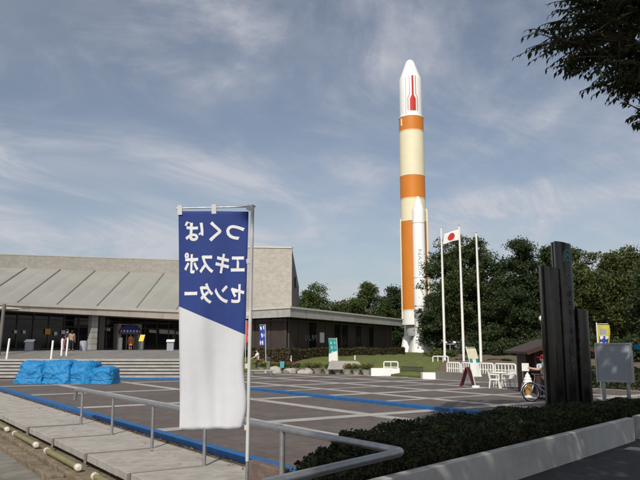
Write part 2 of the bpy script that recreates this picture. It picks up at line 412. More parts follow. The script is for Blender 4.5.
# rough stone steps below the walkway
g = MB()
for row, (v0, v1, zt) in enumerate(((-2.44, -1.75, -.225), (-2.74, -2.45, -.30))):
    u0 = -2.0
    while u0 < 36:
        l_ = .42 + .2 * random.random(); j = .03
        q = [uv(u0 + j, v0 + .03 * random.random()), uv(u0 + j, v1), uv(u0 + l_ - j, v1), uv(u0 + l_ - j, v0 + .03 * random.random())]
        g.prism(q, -.6, zt + .035 * random.random() - .015); u0 += l_
struct(g, 'stone_steps', 'stone', bevel=.025)
# flat paving slabs on the low ground
g = MB()
for i in range(-3, 40):
    for j in range(8):
        q = [uv(i * .9 + .012, -2.76 - .6 * (j + 1) + .012), uv(i * .9 + .012, -2.76 - .6 * j - .012), uv(i * .9 + .888, -2.76 - .6 * j - .012), uv(i * .9 + .888, -2.76 - .6 * (j + 1) + .012)]
        g.prism(q, -.5, -.385 + .006 * random.random())
struct(g, 'pavement', 'lowpave')

# wide stair and terrace in front of the hall
g = MB(); ST0, RISE, TREAD, NST = 42.4, .19, .60, 6
SR = -7.6
for i in range(NST):
    y0 = ST0 + TREAD * i; z = RISE * (i + 1)
    g.box(-60, SR, y0, y0 + TREAD + (.02 if i < NST - 1 else .4), z - .125, z)
struct(g, 'steps', 'line', bevel=.012)
g = MB()
for i in range(NST):
    y0 = ST0 + TREAD * i + .10
    g.box(-60, SR - .02, y0, y0 + TREAD, RISE * i - .3, RISE * (i + 1) - .127)
struct(g, 'step_risers', 'darkwall')  # recessed faces coloured dark, painting in the shade under the nosings
zt = RISE * NST
g = MB(); g.hexa([(-70, 46.3, -.5), (SR, 46.3, -.5), (SR, 52, -.5), (-70, 52, -.5)], [(-70, 46.3, zt), (SR, 46.3, zt), (SR, 52, 1.62), (-70, 52, 1.62)])
g.box(-70, SR, 52, 100, -.5, 1.62)
struct(g, 'terrace', tile_mat('terrace_paving', (.20, .19, .175), (.7, .7, .7), .6, .6, .012, .85, .2, stain=(.4, .4, (.14, .13, .12)), offset=0))

# lawn bank and the wooded ground beyond the plaza
edge = [gp(x, y) for x, y in ((205, 371.5), (300, 373), (372, 375), (400, 376.5), (440, 379.5), (525, 384), (600, 386), (760, 390))]
def bank(name, pts, z0, z1, run, mats, back=150):
    m_ = MB(); nu = 40; rows = [(0, z0), (.35, z0 + (z1 - z0) * .42), (.7, z0 + (z1 - z0) * .85), (1.0, z1), (1.6, z1 + .05)]
    P = []
    for i in range(nu + 1):
        t = i / nu * (len(pts) - 1); k = min(int(t), len(pts) - 2); p = pts[k].lerp(pts[k + 1], t - k); d = p.normalized()
        col = [(p.x, p.y, -.3)] + [(p.x + d.x * run * a, p.y + d.y * run * a, z + .05 * math.sin(i * 1.7 + a * 5) * (a > .2)) for a, z in rows]
        kx = (back) / (p.y + run * 1.6 * d.y); q = Vector((p.x, p.y, 0)) + Vector((d.x, d.y, 0)) * run * 1.6
        col.append((q.x * kx, q.y * kx, z1)); P.append(col)
    nr = len(P[0])
    m_.add([v for c in P for v in c], [(i * nr + j, (i + 1) * nr + j, (i + 1) * nr + j + 1, i * nr + j + 1) for i in range(nu) for j in range(nr - 1)])
    return struct(m_, name, mats, smooth=True)
bank('lawn', edge[:5], .12, 1.0, 9.0, 'lawn')
bank('earth_bank', edge[4:], .42, 1.0, 10.0, 'earth')
# road in front of the low white wall, with its painted marks
WA, WB = gp(520, 480), gp(640, 440)
wd = (WB - WA).normalized(); wn = Vector((wd.y, -wd.x, 0))
g = MB(); a, b = WA - wd * 14, WA + wd * 60
g.quad(*[(p.x, p.y, .014) for p in (a, a + wn * 30, b + wn * 30, b)]); struct(g, 'road', 'asphalt')
g = MB()
for (s0, s1) in ((-4.6, -.55), (4.1, 6.2), (7.4, 9.5)):
    q = [WA + wd * s0 + wn * .32, WA + wd * s0 + wn * .62, WA + wd * s1 + wn * .62, WA + wd * s1 + wn * .32]
    if s0 > 0: q = [WA + wd * s0 + wn * .2, WA + wd * (s0 + .45) + wn * .2, WA + wd * (s0 + .45) + wn * 4.5, WA + wd * s0 + wn * 4.5]
    g.quad(*[(p.x, p.y, .020) for p in q])
struct(g, 'road_lines', 'line')

# ================================================================== BUILDINGS
# ---- the main hall
hall = thing('exhibition_hall', 'long low exhibition hall with a sloping grey metal roof behind the wide steps', 'building', at(60, 350, 58) * Vector((1, 1, 0)) if False else (0, 0, 0))
def Ed(x): return 55 + 13 * x / 178                      # distance of the eaves along the picture
def Et(x): return at(x, 302 + .0438 * x, Ed(x))
def Eb(x): p = Et(x); q = at(x, 310 + .053 * x, Ed(x)); return Vector((p.x, p.y, q.z))
def Cr(x):  return at(x, 267.5 + .0365 * x, 62.3 + 12 * x / 178)
def Tp(x):  c = Cr(x); q = at(x, 254.8 + .0316 * x, c.y); return Vector((c.x, c.y, q.z))
fd = (Et(178) - Et(0)); fd.z = 0; fd.normalize(); fin = Vector((-fd.y, fd.x, 0))     # along the facade / into the building
if fin.y < 0: fin = -fin
xs = [-70 + 33.3 * i for i in range(10)]; xe = 226
xs = [x for x in xs if x < xe] + [xe]
g = MB(); g2 = MB(); g3 = MB()
for a, b in zip(xs[:-1], xs[1:]):
    A, B, a0, b0 = Et(a), Et(b), Eb(a), Eb(b); e = (B - A) * .004
    up = Vector((0, 0, .26))
    g.hexa([a0 + e, b0 - e, b0 - e + fin * .3, a0 + e + fin * .3], [A - up + e, B - up - e, B - up - e + fin * .3, A - up + e + fin * .3])
    g2.hexa([A - up - fin * .10, B - up - fin * .10, B - up + fin * .3, A - up + fin * .3], [A - fin * .10, B - fin * .10, B + fin * .3, A + fin * .3])
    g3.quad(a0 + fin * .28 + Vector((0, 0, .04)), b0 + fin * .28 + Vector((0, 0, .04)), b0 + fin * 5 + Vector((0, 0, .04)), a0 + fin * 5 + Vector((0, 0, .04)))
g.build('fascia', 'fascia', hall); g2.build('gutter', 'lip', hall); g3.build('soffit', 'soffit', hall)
g = MB(); gs = MB(); gw = MB()
ks = [k * .5 for k in range(-6, 12)]
seam = [(17 + 39.8 * k, 60.5 + 34.5 * k) for k in ks if 17 + 39.8 * k < 222]
for (a, ca), (b, cb) in zip(seam[:-1], seam[1:]): g.quad(Et(a), Et(b), Cr(cb), Cr(ca))
la, lc = seam[-1]; g.quad(Et(la), Et(xe), Cr(lc + 8), Cr(lc))
g.build('roof', 'roofm', hall)
for i, (a, ca) in enumerate(seam):
    if i % 2 == 0: gs.bar(Et(a) + Vector((0, 0, .035)), Cr(ca) + Vector((0, 0, .05)), .07, .07)
gs.build('roof_seam', 'seam', hall)
for i in range(10):
    a, b = -75 + 31 * i, -75 + 31 * (i + 1); 
    A, B, c, d = Tp(a), Tp(b), Cr(a), Cr(b); e = Vector((0, 1.2, 0))
    gw.hexa([c - Vector((0, 0, .5)), d - Vector((0, 0, .5)), d - Vector((0, 0, .5)) + e, c - Vector((0, 0, .5)) + e], [A, B, B + e, A + e])
gw.build('parapet', 'tilewall', hall)
# cap of the parapet, then the glass front under the eaves
g = MB()
for i in range(10): a, b = Tp(-75 + 31 * i), Tp(-75 + 31 * (i + 1)); q = [a + Vector((0, -.03, 0)), b + Vector((0, -.03, 0)), b + Vector((0, 1.2, 0)), a + Vector((0, 1.2, 0))]; g.hexa([p + Vector((0, 0, .003)) for p in q], [p + Vector((0, 0, .11)) for p in q])
g.build('coping', 'lip', hall)
GP = Et(90) + fin * 3.2; GN = -fin
def G(px, py): return on_plane(px, py, GP, GN)
FZ = 1.62
g0, g1 = G(-75, 340), G(232, 340); g0.z = g1.z = FZ; gl = (g1 - g0).length; gd = (g1 - g0).normalized()
g = MB(); g.quad(g0, g1, g1 + Vector((0, 0, 3.7)), g0 + Vector((0, 0, 3.7))); g.build('glass_front', 'glass', hall)
g = MB(); s_ = 0
while s_ < gl:
    p = g0 + gd * s_; g.bar(p - fin * .05, p - fin * .05 + Vector((0, 0, 3.65)), .09, .12, up=fin); s_ += 1.45
for z in (.12, 2.15, 2.75): g.bar(g0 - fin * .06 + Vector((0, 0, z)), g1 - fin * .06 + Vector((0, 0, z)), .10, .09)
g.build('window_frame', 'mullion', hall)
# pale flat bands just in front of the glass near the entrance
for (x0, x1, y0, y1) in ((149, 157, 329.5, 332.5), (159, 174, 329.5, 333.5), (175.5, 179, 331, 334), (105, 110, 327.0, 330.5)):
    q = [G(x0, y1), G(x1, y1 + .8), G(x1, y0 + .8), G(x0, y0)]; b = MB(); b.hexa([p - fin * .02 for p in q], [p - fin * .05 for p in q]); b.build('glass_band', 'lip', hall)
# square stone columns under the eaves
for (xc, wpx) in ((92.8, 8.2), (-46, 8)):
    p = on_plane(xc, 330, Et(90) + fin * 1.0, -fin); p.z = Eb(xc).z; wv = wpx / F * p.y; ctop = p.z + .02; col = MB()
    nz = 6; z0 = FZ; hh = (ctop - z0) / nz
    for i in range(nz):
        col.obox((p.x, p.y, z0 + hh * (i + .5)), fd * wv * .42, fin * wv * .42, (0, 0, hh / 2 - .025))
    col.obox((p.x, p.y, (z0 + ctop) / 2), fd * wv * .38, fin * wv * .38, (0, 0, (ctop - z0) / 2))
    col.build('column', 'concrete', hall, bevel=.02)
p = on_plane(100.5, 330, Et(90) + fin * 2.6, -fin); p.z = Eb(96).z; col = MB(); col.obox((p.x, p.y, (FZ + p.z) / 2), fd * .28, fin * .28, (0, 0, (p.z - FZ) / 2)); col.build('column', 'darkwall', hall)
# side wall closing the hall on the right, hidden by the banner, and its back
g = MB(); a, b = Et(xe), Cr(235); g.hexa([Vector((a.x, a.y, -.4)), Vector((b.x, b.y, -.4)), Vector((b.x - .3, b.y + .4, -.4)), Vector((a.x - .3, a.y + .4, -.4))], [a, b, b + Vector((-.3, .4, 0)), a + Vector((-.3, .4, 0))]); g.build('side_wall', 'tilewall', hall)
# arched entrance
ent = MB()
A_, B_ = G(112.5, 350), G(137, 350); A_ -= fin * .7; B_ -= fin * .7; A_.z = B_.z = FZ
ex = (B_ - A_).normalized(); ew = (B_ - A_).length; eh = 2.55
ent.obox(A_ + ex * .25 + Vector((0, 0, eh / 2)) + fin * .6, ex * .22, fin * .6, (0, 0, eh / 2)); ent.obox(B_ - ex * .22 + Vector((0, 0, eh / 2)) + fin * .6, ex * .22, fin * .6, (0, 0, eh / 2))
ent.obox((A_ + B_) / 2 + Vector((0, 0, eh - .07)) + fin * .6, ex * (ew / 2 - .44), fin * .6, (0, 0, .07))
entrance = ent.build('entrance', 'concrete', hall, bevel=.02)
mid = (A_ + B_) / 2
def arch(mb, r0, r1, z, dpt, n=20, sq=.62):
    for i in range(n):
        t0, t1 = math.pi * i / n, math.pi * (i + 1) / n
        f = lambda r_, t: mid + ex * math.cos(t) * r_ + Vector((0, 0, z + r_ * math.sin(t) * sq)) - fin * .1
        q = [f(r0, t0), f(r1, t0), f(r1, t1), f(r0, t1)]
        mb.hexa(q, [p - fin * dpt for p in q])
a = MB(); arch(a, .02, ew * .40, 1.68, .06); a.build('arch_sign', 'blueprint_', entrance)
a = MB(); arch(a, ew * .40 + .003, ew * .46, 1.68, .10); a.build('arch_rim', 'maroon', entrance)
a = MB(); a.obox(mid + Vector((0, 0, 1.60)) - fin * .12, ex * ew * .47, fin * .05, (0, 0, .075)); a.build('arch_beam', 'darkwall', entrance)
for i in range(7):
    t = (i - 3) * .13; a = MB(); a.obox(mid + ex * t * ew + Vector((0, 0, 1.83)) - fin * .185, ex * .09, fin * .012, (0, 0, .10)); a.build('arch_letter_tile', 'paper', entrance)
for s_ in (-1, 1):
    a = MB(); a.obox(mid + ex * s_ * ew * .155 + Vector((0, 0, .78)) + fin * .55, ex * ew * .15, fin * .03, (0, 0, .76)); dr = a.build('door', 'glass', entrance)
    a = MB()
    for q in (-1, 1): a.obox(mid + ex * (s_ * ew * .155 + q * ew * .15) + Vector((0, 0, .78)) + fin * .50, ex * .03, fin * .02, (0, 0, .76))
    a.build('door_frame', 'lip', dr)
for s_ in (-1, 1):
    a = MB(); c = mid + ex * s_ * ew * .43 - fin * .25; a.lathe([(0, 0), (.24, 0), (.24, 1.15), (.2, 1.2), (0, 1.2)], 16, (c.x, c.y, FZ)); 
    tag(a.build('entrance_bollard', 'paper', smooth=True), 'thick white drum bollard just %s of the entrance doors' % ('left' if s_ < 0 else 'right'), 'bollard', 'drum bollards at the entrance')

# canopy at the left edge of the picture, on a leaning post
can = thing('porch_canopy', 'thin flat porch canopy on a leaning post at the terrace edge', 'canopy')
c0 = at(21, 308.2, 49); zc = c0.z; g = MB()
g.hexa([(c0.x, c0.y, zc - .06), (c0.x - 9, c0.y - 3.2, zc - .06), (c0.x - 9, c0.y + 6, zc + .1), (c0.x - 2, c0.y + 4, zc + .05)], [(c0.x, c0.y, zc), (c0.x - 9, c0.y - 3.2, zc + .8), (c0.x - 9, c0.y + 6, zc + .5), (c0.x - 2, c0.y + 4, zc + .25)])
g.build('canopy_slab', 'fascia', can)
g = MB(); a, b = at(-1.5, 356, 48.6), at(4.0, 308, 48.6); a.z = 1.35; g.tube([a, b + Vector((0, 0, .3))], 0.12, 12); g.build('post', 'darkwall', can, smooth=True)

# ---- tall windowless concrete block behind
blk = thing('tall_block', 'tall windowless block clad in pale tiles, its roof falling away at the back', 'building')
a, b = at(214, 247, 80), at(292, 248, 78); e0 = at(299, 287, 97); e0t = e0.z
g = MB(); g.quad((a.x, a.y, 0), (b.x, b.y, 0), b, a); g.build('front_wall', 'tilewall', blk)
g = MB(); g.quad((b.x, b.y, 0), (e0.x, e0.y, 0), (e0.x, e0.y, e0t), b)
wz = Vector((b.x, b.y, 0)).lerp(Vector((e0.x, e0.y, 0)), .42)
g.build('end_wall', 'darkwall', blk)  # darker colour than the front paints in the shade of this side
g = MB(); c = a + (e0 - b); c.z = e0t; g.quad(a, b, e0, c); g.quad((e0.x, e0.y, 0), (c.x, c.y, 0), c, e0); g.quad((c.x, c.y, 0), (a.x, a.y, 0), a, c); g.build('roof', 'concrete', blk)
g = MB(); g.bar(a + Vector((0, .15, .05)), b + Vector((.05, .15, .05)), .5, .16); g.build('coping', 'lip', blk)
p = Vector((b.x, b.y, 0)).lerp(Vector((e0.x, e0.y, 0)), .36); g = MB(); ed = (e0 - b); ed.z = 0; ed.normalize(); en = Vector((ed.y, -ed.x, 0))
g.obox(p + Vector((0, 0, 9.9)) + en * .1, ed * 1.3, en * .15, (0, 0, .55)); g.build('vent', 'darksteel', blk)

# ---- low flat-roofed restaurant wing
res = thing('restaurant_wing', 'low flat-roofed wing with a grey fascia and dark curtained windows', 'building')
ZT, ZB, RF = 5.29, 4.42, 1.0
def rp(px, D): p = at(px, 340, D); return Vector((p.x, p.y, 0))
rl, rc, rr = rp(213, 64.5), rp(290, 57), rp(403, 84)
rb = rr + Vector((-16, 10, 0)); rlb = rl + Vector((-2, 22, 0))
def inset(p, q, r_, d):      # corner q pushed inwards
    n1 = (q - p).normalized(); n1 = Vector((-n1.y, n1.x, 0)); n2 = (r_ - q).normalized(); n2 = Vector((-n2.y, n2.x, 0))
    return q + (n1 + n2) * d / (1 + n1.dot(n2))
poly = [rl, rc, rr, rb, rlb]
def ins(d): return [inset(poly[i - 1], poly[i], poly[(i + 1) % 5], d) for i in range(5)]
for i in range(2):
    p, q = poly[i], poly[i + 1]; pi_, qi_ = ins(.35)[i], ins(.35)[i + 1]
    m_ = MB(); up = Vector((0, 0, 1))
    m_.hexa([p + up * ZB, q + up * ZB, qi_ + up * ZB, pi_ + up * ZB], [p + up * (ZT - .16), q + up * (ZT - .16), qi_ + up * (ZT - .16), pi_ + up * (ZT - .16)])
    f_ = m_.build('fascia', 'greyfascia', res)
    p2, q2 = ins(-.08)[i], ins(-.08)[i + 1]; m_ = MB()
    m_.hexa([p2 + up * (ZT - .157), q2 + up * (ZT - .157), qi_ + up * (ZT - .157), pi_ + up * (ZT - .157)], [p2 + up * ZT, q2 + up * ZT, qi_ + up * ZT, pi_ + up * ZT])
    m_.build('fascia_cap', 'lip', f_)
m_ = MB(); m_.prism(ins(.36), ZT - .35, ZT - .2); m_.prism(ins(.36), ZB + .03, ZB + .1); m_.build('roof', 'concrete', res)
core = ins(1.1)
for i in range(2):
    p, q = core[i], core[i + 1]; t = (q - p).normalized(); n = Vector((t.y, -t.x, 0)); ln = (q - p).length; up = Vector((0, 0, 1))
    m_ = MB(); m_.quad(p + up * RF, q + up * RF, q + up * (ZB + .05), p + up * (ZB + .05)); m_.build('glass_front', 'glass', res)
    s_ = .2; k = 0
    while s_ < ln - .4:
        wv = min(1.9 if i else 2.1, ln - s_); k += 1
        if random.random() < .8:
            m_ = MB(); c = p + t * (s_ + wv / 2) + n * .03 + up * ((RF + .75 + ZB - .25) / 2); m_.obox(c, t * (wv / 2 - .1), n * .012, up * ((ZB - .25 - RF - .75) / 2))
            m_.build('window_panel', 'brownpanel', res)
        s_ += wv
    m_ = MB(); s_ = .2
    while s_ < ln: m_.bar(p + t * s_ + n * .06 + up * RF, p + t * s_ + n * .06 + up * (ZB + .05), .10, .12, up=n); s_ += 1.9 if i else 2.1
    m_.bar(p + n * .06 + up * (RF + .7), q + n * .06 + up * (RF + .7), .1, .1); m_.bar(p + n * .06 + up * (ZB - .2), q + n * .06 + up * (ZB - .2), .1, .12)
    m_.build('window_frame', 'mullion', res)
m_ = MB()
for i in (2, 3, 4): p, q = core[i], core[(i + 1) % 5]; m_.quad(p, q, q + Vector((0, 0, ZB)), p + Vector((0, 0, ZB)))
m_.build('back_wall', 'darkwall', res)
# white lettering on the right-hand windows
p, q = core[1], core[2]; t = (q - p).normalized(); n = Vector((t.y, -t.x, 0)); c = on_plane(311.5, 338.3, p + n * .16, n)
mx = Matrix((tuple(t), (0, 0, 1), tuple(n))).transposed().to_4x4(); mx.translation = c
text_obj('window_lettering', 'いしやり', .68, .01, 'signgrey', res, mx, fat=.0)
c = on_plane(322, 337.6, p + n * .10, n); m_ = MB(); m_.obox(c, t * .48, n * .02, Vector((0, 0, .48))); ws = m_.build('window_sign', 'paper', res)


# ================================================================== ROCKET
RY = 110.0; rk0 = at(416.2, 353.5, RY); RZ = rk0.z
def rz_(py, px=413): return at(px, py, RY).z - RZ
def rr_(wpx): return wpx / 2 / F * RY * math.sqrt(1 + 0) * 1.0
rocket = thing('launch_rocket', 'full-size white cream and orange launch rocket standing on its nozzles', 'rocket', (rk0.x, rk0.y, RZ))
RB, RFa = 2.07, 1.89
zz_ = {k: rz_(v) for k, v in dict(tip=60, cone=81, fb=118.5, o1=133, c1=177, o2=200, c2=222, o3=310.5, w=325, sk=336, base=353.5).items()}
def ringpart(name, prof, m_, parent=rocket, n=48, c=(0, 0, 0)): b = MB(); b.lathe(prof, n, c); return b.build(name, m_, parent, smooth=True)
tip = zz_['tip']; cn = zz_['cone']
prof = [(RFa, zz_['fb']), (RFa, zz_['fb'] + .15), (RFa, cn - .1), (RFa * .975, cn + .18), (RFa * .40, tip - .62), (RFa * .33, tip - .34), (RFa * .22, tip - .14), (RFa * .10, tip - .03), (0.0, tip)]
fair = ringpart('fairing', prof, 'rocketwhite')
b = MB()
for k in range(4):
    a = R(-90 + 57 + 90 * k); b.bar((math.cos(a) * (RFa + .01), math.sin(a) * (RFa + .01), zz_['fb']), (math.cos(a) * (RFa + .01), math.sin(a) * (RFa + .01), cn), .08, .03, up=(math.cos(a), math.sin(a), 0))
b.build('fairing_seam', 'rocketgrey', fair)
def band(name, a, b, m_, r=RB): return ringpart(name, [(r, zz_[b]), (r, zz_[a])], m_)
band('upper_orange_band', 'fb', 'o1', 'orange', RB - .02); band('cream_tank', 'o1', 'c1', 'cream'); band('middle_orange_band', 'c1', 'o2', 'orange')
band('interstage', 'o2', 'c2', 'cream'); band('orange_tank', 'c2', 'o3', 'orange'); 
ringpart('tail_section', [(0, zz_['w']), (RB, zz_['w']), (RB, zz_['o3'])], 'rocketwhite')
ringpart('shoulder_ring', [(RFa - .05, zz_['fb'] + .1), (RB + .02, zz_['fb'] + .02), (RB + .02, zz_['fb'] - .12)], 'rocketwhite')
for k in ('o1', 'c1', 'o2', 'c2', 'o3'): b = MB(); b.lathe([(RB, zz_[k] - .07), (RB + .035, zz_[k] - .05), (RB + .035, zz_[k] + .05), (RB, zz_[k] + .07)], 48); b.build('joint_ring', 'cream', rocket, smooth=True)
# engine bay and nozzle of the core
ringpart('engine_bay', [(1.55, zz_['w'] + .02), (1.5, zz_['sk'] + .5), (1.35, zz_['sk']), (0, zz_['sk'])], 'rocketgrey')
ringpart('main_nozzle', [(.55, zz_['sk'] + .1), (.7, zz_['sk'] - .6), (1.15, 1.0), (1.35, 0), (1.25, 0), (.6, 1.2), (0, 1.5)], 'rocketgrey')
# printed emblem on the fairing: stepped red bar with a thinner outline
def wrap(name, polys, m_, parent, r, ang0, c=(0, 0), n=5):
    b = MB(); 
    for (x0, x1, y0, y1, X0, X1) in polys:      # bottom x-range at y0, top x-range at y1
        for i in range(n):
            f0, f1 = i / n, (i + 1) / n
            def P(x, y, rr): a = ang0 + x / r; return (c[0] + math.cos(a) * rr, c[1] + math.sin(a) * rr, y)
            q = [P(x0 + (x1 - x0) * f0, y0, r + .012), P(x0 + (x1 - x0) * f1, y0, r + .012), P(X0 + (X1 - X0) * f1, y1, r + .012), P(X0 + (X1 - X0) * f0, y1, r + .012)]
            q2 = [P(x0 + (x1 - x0) * f0, y0, r + .03), P(x0 + (x1 - x0) * f1, y0, r + .03), P(X0 + (X1 - X0) * f1, y1, r + .03), P(X0 + (X1 - X0) * f0, y1, r + .03)]
            b.hexa(q, q2)
    return b.build(name, m_, parent)
y = lambda py: rz_(py, 411)
toward = math.atan2(-rk0.y, -rk0.x)
ea = toward + .19
wrap('emblem', [(-.5, .5, y(114), y(102.5), -.5, .5), (-.5, .5, y(102.4), y(98.5), -.17, .17), (-.17, .17, y(98.4), y(79.5), -.17, .17)], 'red', fair, RFa, ea)
wrap('emblem_outline', [(-.86, -.76, y(114), y(101.5), -.86, -.76), (-.86, -.76, y(101.4), y(97.4), -.56, -.46), (-.56, -.46, y(97.3), y(79.5), -.56, -.46),
     (.76, .86, y(114), y(101.5), .76, .86), (.76, .86, y(101.4), y(97.4), .46, .56), (.46, .56, y(97.3), y(79.5), .46, .56)], 'red', fair, RFa, ea, n=2)
# feed duct and cable tunnel down the sides
def sidepipe(name, deg, za, zb, r_, m_, off=.12):
    a = toward + R(deg); x, yy = math.cos(a) * (RB + off), math.sin(a) * (RB + off); b = MB(); b.tube([(x * .97, yy * .97, zb + .5), (x, yy, zb), (x, yy, za)], r_, 10); return b.build(name, m_, rocket, smooth=True)
sidepipe('feed_duct', 78, zz_['w'] - .3, rz_(213), .17, 'cream', .22)
sidepipe('cable_tunnel', -80, zz_['w'], zz_['c2'], .12, 'cream', .05)
b = MB(); b.tube([(math.cos(toward - .9) * 2.02, math.sin(toward - .9) * 2.02, rz_(y_)) for y_ in (128, 121)], .13, 8); b.build('cable_fairing', 'rocketwhite', rocket, smooth=True)
# strap-on boosters
def booster(px, dy, label):
    D = RY + dy; base = at(px, 353.5, D); c = (base.x - rk0.x, base.y - rk0.y, 0); h = lambda py: at(px, py, D).z - RZ
    r = .98
    p_ = [(1.72, 0), (1.62, .25), (1.22, h(338)), (r + .03, h(336)), (r, h(334)), (r, h(212)), (r * .92, h(209)), (r * .42, h(199.5)), (r * .22, h(197)), (0, h(196))]
    bb = ringpart('booster', p_, 'rocketwhite', c=c)
    for py in (306.5, 223.5, 335, 278): q = MB(); q.lathe([(r, h(py) - .05), (r + .02, h(py) - .04), (r + .02, h(py) + .04), (r, h(py) + .05)], 32, c); q.build('booster_joint', 'rocketgrey', bb, smooth=True)
    return bb, c, r, h
bo, bc, br, bh = booster(421.4, -3.0, '')
booster(410.5, 3.0, '')
# narrow access panel and vertical lettering on the near booster
ba = math.atan2(-(rk0.y + bc[1]), -(rk0.x + bc[0]))
wrap('access_panel', [(-.26, -.20, bh(341), bh(322), -.26, -.20), (.20, .26, bh(341), bh(322), .20, .26), (-.26, .26, bh(322), bh(321.6), -.26, .26), (-.2, .2, bh(343.5), bh(341), -.26, .26)], 'rocketgrey', bo, br + .0, ba, bc, 2)
me = text_mesh('NASDA', 1.29, .0, fat=-.004); bm = bmesh.new(); bm.from_mesh(me)
for _ in range(3): bmesh.ops.subdivide_edges(bm, edges=[e for e in bm.edges if e.calc_length() > .12], cuts=1)
bmesh.ops.triangulate(bm, faces=bm.faces)
for v_ in bm.verts:                           # wrapped round the booster, reading downwards
    X, Yv = v_.co.x, v_.co.y * .62; a = ba + Yv / br + .06; rr = br + .025
    v_.co = (bc[0] + math.cos(a) * rr, bc[1] + math.sin(a) * rr, bh(263) - X)
bm.to_mesh(me); bm.free()
me.materials.clear(); me.materials.append(M['palelettering']); o = bpy.data.objects.new('lettering', me); COL.objects.link(o); o.parent = bo
# support struts beside the base
b = MB(); a = at(429, 340, RY - 2) - rk0; c = at(431, 354, RY - 3) - rk0; b.bar(Vector((a.x, a.y, a.z)), Vector((c.x, c.y, -.1)), .18, .18); b.build('support_strut', 'darkwall', rocket)
pad = MB(); pad.lathe([(0, -.35), (4.6, -.35), (4.6, .02), (0, .02)], 40, (rk0.x, rk0.y, RZ)); struct(pad, 'rocket_pad', 'concrete')

# ================================================================== TREES
def limb_mesh(h, r0, crown_c, spread, nl=7, lean=0.0):
    b = MB(); top = Vector((lean, 0, h))
    b.tube([(0, 0, -.3), (0, 0, .4), (lean * .3, .05, h * .35), (lean * .6, -.05, h * .7), top], [r0 * 1.5, r0, r0 * .8, r0 * .5, r0 * .15], 9)
    for k in range(nl):
        a = 2.4 * k + random.random(); z0 = h * (.32 + .5 * k / nl); d = Vector((math.cos(a), math.sin(a), 0)) * spread * (.55 + .4 * random.random())
        p = Vector((lean * z0 / h, 0, z0)); e = p + d + Vector((0, 0, h * .2)); b.tube([p, p.lerp(e, .5) + Vector((0, 0, .4)), e], [r0 * .42, r0 * .25, r0 * .07], 6)
    return b
def broad_tree(name, label, cat, loc, h, rad, m_, n=70, per=95, leaf=.36, base=.25, r0=.3, group=None, shape=1.0, flat=.75, cr=.20, seed=None):
    """rounded crown made of leaf clumps of different size, open between them"""
    root = thing(name, label, cat, loc, random.random() * 6.28, group)
    limb_mesh(h * .82, r0, None, rad * .8, 9).build('trunk', 'bark', root, smooth=True)
    cs = []; rs = []; zc = h * (base + 1) / 2; hz = h * (1 - base) / 2
    for k in range(n):
        d = rng.normal(size=3); d /= np.linalg.norm(d); q = d * (rng.uniform(.12, 1) ** .42)
        s_ = 1 + .18 * math.sin(3 * math.atan2(d[1], d[0]) + 1.7 * k / n) + .12 * rng.normal()
        wx = rad * (1 - .32 * max(0, q[2]) * shape) * s_
        rc_ = rad * cr * rng.uniform(.65, 1.45)
        cs.append((q[0] * (wx - rc_ * .5), q[1] * (wx - rc_ * .5), zc + q[2] * (hz - rc_ * .5))); rs.append(rc_)
    leaf_cloud('crown', clumps(cs, rs, per, flat, leaf=leaf), leaf, m_, root, .6, up=.6)
    return root
def pine_tree(name, label, cat, loc, h, rad, m_, tiers=11, per=95, leaf=.34, base=.16, r0=.28, group=None):
    """tiered conifer: flat ragged sprays of needles round the trunk"""
    root = thing(name, label, cat, loc, random.random() * 6.28, group); b = MB()
    b.tube([(0, 0, -.3), (.1, 0, h * .4), (0, .1, h * .75), (0, 0, h * .98)], [r0 * 1.2, r0 * .9, r0 * .5, .05], 8); cs = []; rs = []
    for k in range(tiers):
        f = k / (tiers - 1); z = h * (base + (1 - base) * f ** .92); R_ = rad * (1 - f) ** .72 + .35; nb = max(3, int(7 * (1 - f) + 3))
        for j in range(nb):
            a = 2 * math.pi * (j + .5 * (k % 2)) / nb + rng.normal() * .25; L_ = R_ * rng.uniform(.45, 1.2); zz = z + rng.normal() * h * .04
            b.tube([(0, 0, zz - .2), (math.cos(a) * L_ * .9, math.sin(a) * L_ * .9, zz - L_ * .06)], [.07, .02], 4)
            for q in (.35, .68, .98):
                cs.append((math.cos(a) * L_ * q, math.sin(a) * L_ * q, zz - L_ * .05 * q)); rs.append(max(.35, rad * .23 * rng.uniform(.6, 1.45)))
    b.build('trunk', 'bark', root, smooth=True)
    leaf_cloud('crown', clumps(cs, rs, per, .55, leaf=leaf), leaf, m_, root, .5, up=.9)
    return root
def tx(px, D, z=1.0): p = at(px, HZ, D); return Vector((p.x, p.y, z))
def th(py, D, z=1.0): return at(320, py, D).z - z
def tr(wpx, D): return wpx / 2 / F * D
G_BK = 'trees behind the restaurant wing'
broad_tree('broadleaf_tree', 'dark rounded tree rising just right of the tall tiled block', 'tree', tx(313, 112), th(281, 112), tr(42, 112), 'leaf_broad', 130, 16, .30, .05, group=G_BK, shape=.2, cr=.24)
broad_tree('broadleaf_tree', 'low olive tree in the dip between two taller dark trees', 'tree', tx(342, 125), th(299, 125), tr(56, 125), 'leaf_olive', 110, 15, .34, .05, group=G_BK, shape=.6, cr=.25)
broad_tree('conifer_tree', 'taller pointed dark tree above the restaurant roof', 'tree', tx(366, 118), th(280, 118), tr(42, 118), 'leaf_broad', 130, 16, .30, .05, group=G_BK, shape=1.3, cr=.22)
broad_tree('broadleaf_tree', 'dark tree cut off by the edge of the orange rocket', 'tree', tx(397, 122), th(286, 122), tr(46, 122), 'leaf_dark', 120, 16, .32, .05, group=G_BK, shape=.2, cr=.24)
broad_tree('zelkova_tree', 'big round-headed tree behind the three flagpoles', 'tree', tx(465, 84), th(230, 84), tr(72, 84), 'leaf_flag', 250, 15, .27, .17, .42, cr=.185, shape=.12)
